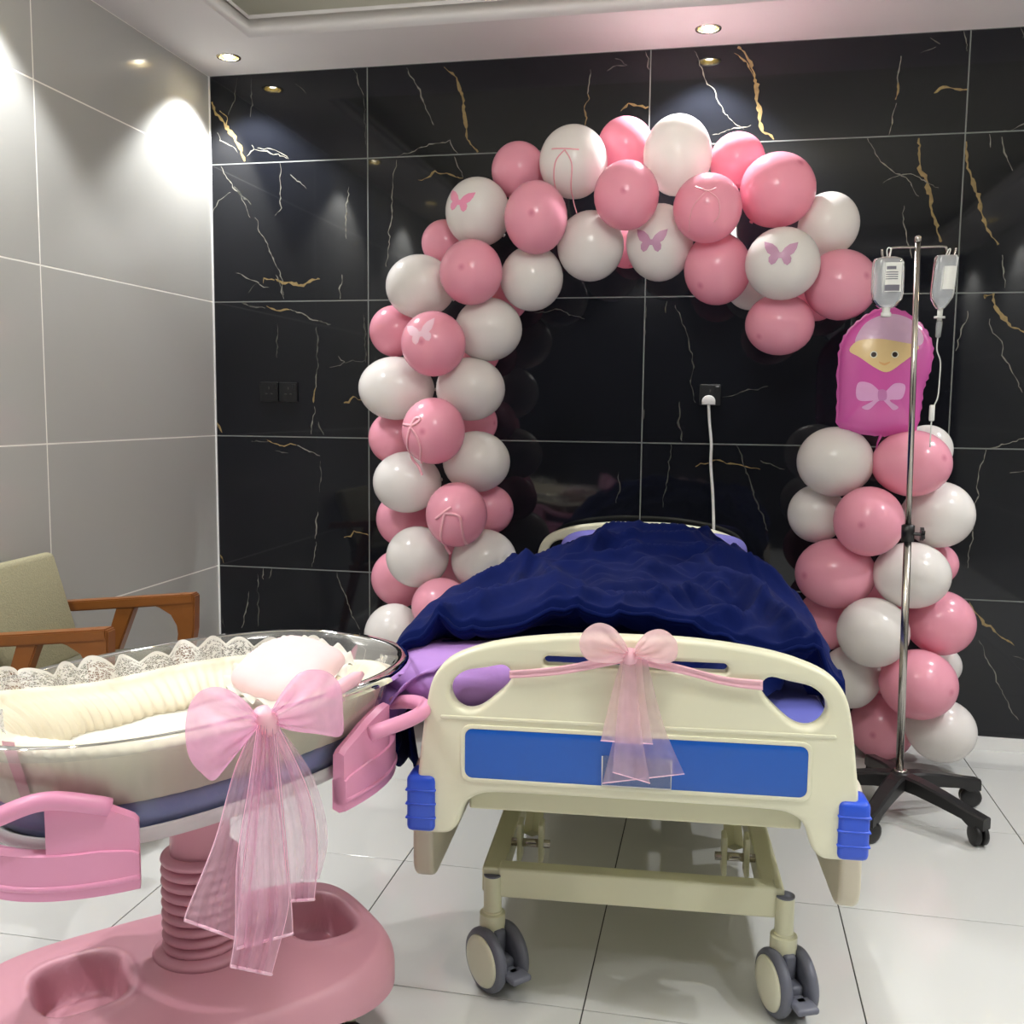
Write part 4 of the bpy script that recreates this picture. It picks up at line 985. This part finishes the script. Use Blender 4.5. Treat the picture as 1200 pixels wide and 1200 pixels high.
bm = bottle_mesh(cx2, zt, rw2, .026, [(.02, zt), (.9, zt), (1, zt-.008), (1, zb+H_*.30), (.93, zb+H_*.20), (.6, zb+H_*.08), (.34, zb), (.02, zb)], sh); obj('bottle', bm, 'bag', b2)
(_, zl) = ivp(1100, 306)
bm = bottle_mesh(cx2, zt, rw2*.92, .023, [(.02, zl), (1, zl), (1, zb+H_*.30), (.93, zb+H_*.21), (.58, zb+H_*.09), (.02, zb+.002)], sh); o = obj('fluid', bm, None, b2); o.data.materials.append(M['fluid'])
(xa, za), (xb, zb2) = ivp(1103, 313), ivp(1118, 340); flat_label(b2, xa, xb, zb2, za, -.029, sh=sh, zt=za)
obj('hanger', TUBE(resample([(cx2-.004, 0, zt-.002), (cx2+.004, 0, zt+.018), (cx2+.010, 0, zt+.02), (cx2+.006, 0, zt-.002)], 16), .0018, 6), 'hose', b2)
(xn, zn), (xm, zm) = ivp(1102, 362), ivp(1101, 372)
obj('neck', TUBE([(xn, 0, zn+.004), (xm, 0, zm-.012)], [.009, .0075], 14), 'hose', b2); obj('neck_flange', LATHE([(0, -.003), (.017, -.003), (.017, .003), (0, .003)], 16, (xm, 0, zm)), 'hose', b2)
(xc, zc), (xd, zd) = ivp(1101, 376), ivp(1099, 396); obj('drip_chamber', TUBE([(xc, 0, zc), (xc, 0, zc-.01), (xd, 0, zd+.004), (xd, 0, zd)], [.009, .010, .0085, .005], 14), 'bag', b2)
hp = [ivp(*q) for q in [(1099, 396), (1098, 410), (1102, 424), (1101, 445), (1099, 465), (1095, 475), (1093, 485), (1091, 500), (1090, 524)]]
obj('drip_line', TUBE(resample([(x, 0, z) for x, z in hp], 60), .0022, 6), 'hose', b2)
(xe, ze) = ivp(1092, 484); obj('roller_clamp', B((xe, 0, ze), (.016, .014, .052), .004), 'label', b2)

# ================================================================== SOCKETS, PLUG
def socket(px, py, label):
    c = YP(px, py, 0); t = thing('wall_socket', label, 'wall socket', (c.x, 0, c.z), 0, 'black wall sockets')
    me = upright(curve_mesh(rrect(-.043, .043, -.043, .043, .006), [], .003, .0015), -.0046); pl = obj('face_plate', me, 'socket_black', t)
    bm = bmesh.new(); box(bm, (0, -.0088, .016), (.006, .0024, .011), .0008, 1); box(bm, (-.012, -.0088, -.010), (.010, .0024, .005), .0008, 1); box(bm, (.012, -.0088, -.010), (.010, .0024, .005), .0008, 1)
    obj('pin_slot', bm, 'dark_hole', pl, smooth=False)
    obj('rocker_switch', B((.028, -.0095, .024), (.014, .005, .022), .001, 1), 'socket_black', pl, smooth=False); return c
socket(316, 459, 'black wall socket, left of the pair on marble tile by corner')
socket(338.5, 459.5, 'black wall socket, right of the pair on marble tile by corner')
sc_ = socket(832, 463, 'black wall socket behind the bed holding the white plug')
pc = YP(830.5, 469, -.02)
pg = thing('plug_cable', 'white plug and flex running down the marble wall behind the headboard', 'plug', (pc.x, 0, pc.z))
me = upright(curve_mesh([(.027*math.cos(PI*k/16), .018*math.sin(PI*k/16)*1.35-.004) for k in range(17)]+[(-.027, -.018), (.027, -.018)], [], .008, .003), -.0215); obj('plug_body', me, 'white_gloss', pg)
cp = [YP(*q, -.02) for q in [(830.5, 474), (831.5, 495), (833.5, 520), (833, 545), (835, 575), (836, 600), (836.5, 632), (836, 680)]]
obj('cable', TUBE(resample([(p.x-pc.x, -.02, p.z-pc.z) for p in cp], 50), .006, 8), 'white_gloss', pg)

# ================================================================== ARMCHAIR
CO = Vector((.407, -1.474, 0)); CA = .07
CMX = Matrix.Translation(CO) @ Matrix.Rotation(CA, 4, 'Z')
chr_ = thing('armchair', 'teak armchair with green grey tweed back against the left wall', 'armchair', CO, CA)
def hull_path(pts, wd, th):
    """square section bar along pts; wd along local y, th in the xz plane"""
    P = [Vector(p) for p in pts]; bm = bmesh.new(); rings = []
    for i, p in enumerate(P):
        t = (P[min(i+1, len(P)-1)]-P[max(i-1, 0)]).normalized(); n_ = Vector((-t.z, 0, t.x)); h = th[i]/2 if isinstance(th, (list, tuple)) else th/2
        rings.append([bm.verts.new(p+n_*a*h+Vector((0, b*wd/2, 0))) for a, b in ((-1, -1), (1, -1), (1, 1), (-1, 1))])
    for A, C in zip(rings, rings[1:]):
        for k in range(4): bm.faces.new((A[k], A[(k+1) % 4], C[(k+1) % 4], C[k]))
    bm.faces.new(rings[0]); bm.faces.new(rings[-1][::-1]); bmesh.ops.recalc_face_normals(bm, faces=bm.faces)
    bmesh.ops.bevel(bm, geom=[e for e in bm.edges if e.calc_face_angle(0) > .6], offset=.004, segments=2, affect='EDGES'); return bm
for y in (.275, -.265):
    arm = obj('arm_rest', hull_path([(-.33, y, .655), (-.06, y, .680), (.165, y, .702)], .05, .034), 'wood', chr_, smooth=False)
    obj('front_leg', hull_path([(.142, y, .715), (.138, y, .60), (.112, y, .45), (.10, y, .25), (.09, y, .0)], .045, [.055, .055, .05, .045, .032]), 'wood', chr_, smooth=False)
    bm = bmesh.new(); P = [(.15, .700), (-.01, .684), (.045, .668), (.085, .645), (.105, .61), (.113, .55), (.15, .55)]
    va = [bm.verts.new((x, y-.022, z)) for x, z in P]; vb = [bm.verts.new((x, y+.022, z)) for x, z in P]
    for k in range(7): bm.faces.new((va[k], va[(k+1) % 7], vb[(k+1) % 7], vb[k]))
    bm.faces.new(va[::-1]); bm.faces.new(vb); bmesh.ops.recalc_face_normals(bm, faces=bm.faces); obj('arm_gusset', bm, 'wood', arm, smooth=False)
    obj('rear_leg', hull_path([(-.075, y, .675), (-.14, y, .50), (-.21, y, .25), (-.27, y, .0)], .04, [.06, .05, .045, .034]), 'wood', chr_, smooth=False)
    obj('seat_rail', hull_path([(-.22, y*.93, .40), (.11, y*.93, .44)], .03, .05), 'wood', chr_, smooth=False)
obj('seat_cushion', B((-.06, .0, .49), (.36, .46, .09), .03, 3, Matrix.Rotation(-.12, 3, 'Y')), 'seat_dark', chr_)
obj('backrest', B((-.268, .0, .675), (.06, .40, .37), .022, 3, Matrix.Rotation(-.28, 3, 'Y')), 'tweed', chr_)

# ================================================================== BABY COT
KO = Vector((1.240, -2.413, 0)); KA = -.47
KM = Matrix.Translation(KO) @ Matrix.Rotation(KA, 4, 'Z')
cot = thing('baby_cot', 'pink wheeled hospital baby cot with clear acrylic tub', 'baby cot', KO, KA)
def sup(th, a, b, e=2.6):
    c, s = math.cos(th), math.sin(th); k = (abs(c)**e+abs(s)**e)**(-1/e); return a*c*k, b*s*k
# --- base, turned against the tub
BR = Matrix.Rotation(-.785-KA, 4, 'Z')
def base_fn(u, v):
    th = 2*PI*u; A, Bb = (.385 if math.cos(th) > 0 else .45), .265
    if v <= .62: r = v/.62*.90; zr = 0
    elif v <= .82:
        q = (v-.62)/.20*PI/2; r = .90+.10*math.sin(q); zr = -.06*(1-math.cos(q))
    else: r = 1.0; zr = None
    x, y = sup(th, A*r, Bb*r, 3.2)
    z = .222+.016*(1-r)-.03*max(0, (abs(y)-.12)/.15)**2
    if zr is not None: z += zr
    else:
        zb_ = .175-.055
        t_ = (v-.82)/.18; lowz = .128+.025*math.exp(-(x/.20)**4)
        z = (.162-.03*max(0, (abs(y)-.12)/.15)**2)*(1-t_)+lowz*t_
    # two round storage wells
    for wx, wa, wb in ((-.235, .085, .10), (.245, .075, .10)):
        rr = ((abs(x-wx)/wa)**3+(abs(y)/wb)**3)**(1/3)
        z -= .075*(1-sst(.80, 1.0, rr)); z += .006*math.exp(-((rr-1.12)/.10)**2)
    p = Vector((x, y, z))
    p = Matrix.Rotation(PI/2, 3, 'Z') @ p
    return BR.to_3x3() @ p
base = obj('cot_base', grid(base_fn, 200, 90, True), 'pink_abs2', cot)
bmesh_tmp = bmesh.new(); bmesh_tmp.from_mesh(base.data); bmesh.ops.remove_doubles(bmesh_tmp, verts=bmesh_tmp.verts, dist=1e-5); bmesh_tmp.to_mesh(base.data); bmesh_tmp.free()
for p in base.data.polygons: p.use_smooth = True
for wx, wy in ((.25, .16), (.25, -.16), (-.25, .16), (-.25, -.16)):
    c = BR.to_3x3() @ (Matrix.Rotation(PI/2, 3, 'Z') @ Vector((wx, wy, 0)))
    s_ = obj('castor_stem', LATHE([(0, .075), (.018, .075), (.018, .13), (0, .13)], 16, c), 'bed_metal', cot)
    my = Matrix.Rotation(PI/2, 3, 'Y')
    for s in (-1, 1): obj('wheel', LATHE([(0, -.008), (.036, -.008), (.040, -.004), (.040, .004), (.036, .008), (0, .008)], 28, c+Vector((s*.016, -.015, .0405)), my), 'black_plastic', s_)
    obj('wheel_fork', B(c+Vector((0, -.008, .062)), (.016, .035, .04), .005), 'black_plastic', s_)
# --- column with bellows
prof = []
for k in range(9):
    z = .245+.0225*k; prof += [(.064, z), (.076, z+.002), (.079, z+.008), (.077, z+.014), (.066, z+.017), (.055, z+.0195)]
col_ = obj('bellows', LATHE(prof, 44), 'pink_abs2', cot)
obj('column', LATHE([(.0, .44), (.060, .44), (.058, .56), (.075, .60), (0, .60)], 40), 'pink_abs2', cot)
obj('column_foot', LATHE([(.10, .232), (.092, .243), (.078, .247), (0, .247)], 40), 'pink_abs2', cot)
# --- tray, tub
def loft(prof, e=2.5, n=96, closed_bot=True):
    """prof (a along y, b along x, z)"""
    bm = bmesh.new(); rings = []
    for a_, b_, z in prof:
        rings.append([bm.verts.new((*sup(2*PI*k/n, b_, a_, e), z)) for k in range(n)])
    for A, C in zip(rings, rings[1:]):
        for k in range(n): bm.faces.new((A[k], A[(k+1) % n], C[(k+1) % n], C[k]))
    if closed_bot: bm.faces.new(rings[0][::-1])
    return bm
TB, TR = .60, .80
def taper(z):
    t = (z-TB)/(TR-TB); return .385+.065*t, .215+.065*t
pr_ = [(*taper(TB), TB-.012)]; pr_[0] = (.30, .14, TB-.014)
obj('tray', loft([(.30, .14, TB-.014), (.375, .205, TB-.012), (.394, .224, TB-.004), (.400, .230, TB+.010), (.402, .232, TB+.024), (.398, .228, TB+.026), (.39, .22, TB+.01)]), 'tray_grey', cot)
tubp = [(.32, .16, TB+.004), (.375, .207, TB+.006), (.388, .219, TB+.02)]+[(*taper(TB+.03+(TR-TB-.03)*k/8), TB+.03+(TR-TB-.03)*k/8) for k in range(9)]
a_, b_ = taper(TR); tubp += [(a_+.008, b_+.008, TR+.004), (a_+.020, b_+.020, TR+.005), (a_+.026, b_+.026, TR-.001), (a_+.027, b_+.027, TR-.016)]
tub = obj('acrylic_tub', loft(tubp), 'acrylic', cot)
obj('blue_liner', loft([(.30, .14, TB+.008), (.372, .204, TB+.009), (.383, .214, TB+.020), (.390, .222, TB+.066), (.370, .202, TB+.070), (.2, .1, TB+.07)]), 'cot_blue', cot)
# --- wrap-round end handles
def handle(sg, ta, tb, dzh):
    def path(th, off, z, bulge=0.0):
        if sg > 0 and bulge: off += .095*math.exp(-((th-.64)/.20)**2)
        x, y = sup(th, .245+off, .425+off, 2.4)
        k = max(0, math.sin(th)*sg); return Vector((x, y+sg*bulge*k**3, z+dzh))
    th0, th1 = (ta, PI-tb) if sg > 0 else (-PI+tb, -ta)
    n = 80; par = None
    # skirt, panels and rail as one moulded piece made of a section sweep
    bm = bmesh.new(); rings = []
    zr = lambda f: .700+.035*math.exp(-((abs(f-.5)-.36)/.10)**2)-.01*math.exp(-((f-.5)/.2)**2)
    def band(zlo, zhi, o0, o1, f0, f1, m=60, bulge=0.0):
        rs = []
        for i in range(m):
            f = f0+(f1-f0)*i/(m-1); th = th0+(th1-th0)*f
            tap = min(1, f/.06, (1-f)/.06)**.5 if (f0 == 0 and f1 == 1) else 1
            lo, hi = zlo(f), zhi(f)
            if f0 == 0 or f1 == 1:
                e_ = min(1, min(f, 1-f)/.07); hi = lo+(hi-lo)*(.80+.20*e_**.5)
            rs.append([bm.verts.new(path(th, o, z, bulge)) for o, z in ((o0, lo), (o0, hi), ((o0+o1)/2, hi+.006), (o1, hi), (o1, lo), ((o0+o1)/2, lo-.006))])
        for A, C in zip(rs, rs[1:]):
            for k in range(6): bm.faces.new((A[k], A[(k+1) % 6], C[(k+1) % 6], C[k]))
        bm.faces.new(rs[0]); bm.faces.new(rs[-1][::-1])
    band(lambda f: .565, lambda f: .640, .0, .030, 0, 1, 90)                 # lower skirt
    band(lambda f: .58, lambda f: zr(f)-.004, .002, .026, .0, .17, 24)       # solid side panels
    band(lambda f: .58, lambda f: zr(f)-.004, .002, .026, .83, 1.0, 24)
    bmesh.ops.recalc_face_normals(bm, faces=bm.faces)
    h = shade_auto(obj('end_handle', bm, 'pink_abs', cot), 35)
    obj('grip_rail', TUBE([path(th0+(th1-th0)*k/79, .016, zr(k/79)-.02*(1-min(1, min(k/79, 1-k/79)/.055))**2, .012 if sg > 0 else .05) for k in range(3, 77)], .0155, 12), 'pink_abs', h)
    obj('skirt_moulding', TUBE([path(th0+(th1-th0)*k/79, .028, .585) for k in range(80)], .006, 8), 'pink_abs', h)
handle(1, .34, .20, -.02); handle(-1, .61, .4, -.024)

# --- bedding (padded nest) inside the tub
nest = thing('cot_bedding', 'cream pleated padded nest with lace trim inside the baby cot', 'bedding', KO, KA)
def nest_top(th):
    y = math.sin(th); x = math.cos(th)
    near = .766; far = .742+.045*sst(.1, .9, -y)
    z = far+(near-far)*sst(-.5, .5, x)
    return z-.018*sst(.5, 1, y)+.012*sst(.5, 1, -y)
def nest_fn(u, v):
    th = 2*PI*u; zt = nest_top(th)
    # v: 0 outer bottom, .35 outer top, .65 inner top, 1 inner bottom
    pl = math.sin(th*95+2*math.sin(th*7)); wob = .006*nz(math.cos(th)*5, math.sin(th)*5, v*3)
    if v < .40:
        t = v/.40; z = .672+(zt-.672)*t; a_, b_ = taper(min(z, .80)); off = -.012+.002*pl*.3+wob*.5
    elif v < .60:
        t = (v-.40)/.20; q = PI*t; z = zt+.022*math.sin(q); a_, b_ = taper(.80); off = -.012-.052*(1-math.cos(q))/2+.002*pl+wob
    else:
        t = (v-.60)/.40; z = zt-(zt-.680)*t; a_, b_ = taper(max(.70, z)); off = -.064-.02*math.sin(PI*t)-.02*t+.0055*pl*(1-.3*t)+wob*2
    x, y = sup(th, b_+off, a_+off, 2.5); return Vector((x, y, z))
obj('nest_wall', grid(nest_fn, 420, 44, True), 'cot_cream', nest)
def sheet_fn(u, v):
    th = 2*PI*u; x, y = sup(th, .215*v, .385*v, 2.5); return Vector((x, y, .684+.010*nz(x*9, y*9, 2)+.012*(1-v*v)))
obj('nest_sheet', grid(sheet_fn, 90, 20, True), 'cot_white', nest)
def strip_fn(u, v):
    th = -1.2+.08*u; z = .68+.125*v; a_, b_ = taper(min(z, .8)); x, y = sup(th, b_-.006, a_-.006, 2.5); return Vector((x, y, z))
obj('pink_panel', grid(strip_fn, 10, 12), 'cot_pink', nest)
# lace frill on the far (-x) side and round the ends
def lace_fn(u, v):
    th = .62*PI+u*.98*PI; sc = abs(math.sin(u*PI*19)); ht = .034+.020*sc
    a_, b_ = taper(.80); wv = .010*math.sin(u*70)+.006*math.sin(u*113+1)
    off = -.040+wv*v+.012*v; x, y = sup(th, b_+off, a_+off, 2.5)
    return Vector((x, y, nest_top(th)+.014+v*ht*(1+.15*math.sin(u*31))))
o = obj('lace_trim', grid(lace_fn, 500, 10, False, 12.0, ('edge', lambda u, v: 1.0 if v > .86 else 0.0)), 'lace', nest)
# small pillow with pink satin and white frill at the far end
pwc = thing('baby_pillow', 'small white and pink frilled pillow at the far end of cot', 'pillow', KO, KA)
def bp_fn(u, v):
    th = 2*PI*u; ph = PI*(v-.5); cp_ = max(0, math.cos(ph))**.6
    x, y = sup(th, .130*cp_, .095*cp_, 3.0); z = .040*math.sin(ph)+.006*nz(x*18, y*18, 2.2)
    p = Vector((x, y, z)); p.rotate(Matrix.Rotation(.42, 3, 'X')); return p+Vector((.03, .205, .780))
obj('pillow_case', grid(bp_fn, 70, 30, True), 'cot_blush', pwc)
def bpf(u, v):
    th = 2*PI*u; k = 1+.17*v; x, y = sup(th, .127*k, .092*k, 3.0); z = .010*math.sin(th*17)*v
    p = Vector((x, y, z)); p.rotate(Matrix.Rotation(.42, 3, 'X')); return p+Vector((.03, .205, .780))
obj('pillow_frill', grid(bpf, 220, 6, True), 'cot_white', pwc)

# --- big tulle bow tied to the near side of the cot
KX = .325
bw = thing('tulle_bow', 'large pink tulle bow with long tails tied to side of baby cot', 'bow', KO, KA)
def kpt(x, y, v): return LP(x, y, KM, 0, v)
kneg = lambda x, y, v: kpt(x, y, KX-v)
obj('loop', loop_mesh([(306, 846), (288, 822), (262, 806), (238, 808), (222, 826), (217, 856), (222, 888), (238, 908), (252, 914), (268, 892), (288, 868), (306, 850)], (308, 846), kneg, -.03, .06, n=64, m=22), 'tulle_l', bw)
obj('loop', loop_mesh([(314, 840), (330, 812), (352, 788), (380, 786), (398, 802), (402, 834), (400, 862), (370, 860), (340, 856), (318, 848)], (312, 844), kneg, -.03, .055, n=64, m=22, ph=1.4), 'tulle_l', bw)
kp = kpt(311, 845, KX+.05)
obj('knot', LATHE([(0, -.026), (.016, -.022), (.022, 0), (.016, .022), (0, .026)], 18, kp, Matrix.Rotation(.5, 3, 'X')), 'satin', bw)
for L_, R_, d0, mt_, wv, hem in (
    ([(300, 848), (276, 900), (252, 985), (222, 1060), (216, 1078)], [(316, 850), (305, 920), (298, 1000), (290, 1060), (288, 1104)], .035, 'tulle_s', 11, True),
    ([(302, 850), (292, 920), (278, 1010), (276, 1090), (270, 1132)], [(320, 850), (326, 920), (334, 1010), (338, 1060), (318, 1142)], .06, 'tulle_m', 15, True),
    ([(304, 850), (296, 920), (286, 1010), (280, 1060), (276, 1112)], [(322, 850), (330, 930), (338, 1020), (342, 1070), (343, 1094)], .05, 'tulle_s', 9, True),
    ([(308, 848), (322, 920), (332, 980), (336, 1020), (338, 1056)], [(324, 848), (350, 900), (366, 945), (372, 1000), (368, 1054)], .03, 'tulle_m', 8, True),
    ([(312, 848), (340, 910), (352, 960), (358, 1000), (352, 1030)], [(326, 850), (362, 900), (380, 950), (384, 990), (374, 1030)], .015, 'tulle_s', 7, False)):
    def df(u, v, d0=d0, wv=wv): return -(d0+.012*math.sin(u*wv+2*v)*(.3+v)+.006*math.sin(u*wv*2.3))
    o = obj('tail', strip(L_, R_, 60, 44, df, kneg), mt_, bw)
    if hem:
        a2, b2 = Vector((*L_[-1], 0)), Vector((*R_[-1], 0))
        obj('tail_hem', TUBE([kneg(*(a2.lerp(b2, k/39)).xy, df(k/39, 1)) for k in range(40)], .0028, 6), 'hem', o)
        for E_, uu in ((L_, 0), (R_, 1)):
            P = resample([(*p, 0) for p in E_], 50); obj('tail_edge', TUBE([kneg(p.x, p.y, df(uu, k/49)) for k, p in enumerate(P)], .0012, 5), 'hem', o)
t0, t1 = kpt(388, 812, KX-.02), kpt(424, 790, KX-.05)
obj('tied_end', TUBE([t0, t0.lerp(t1, .4), t0.lerp(t1, .8), t1], [.012, .014, .013, .006], 12), 'satin', bw)
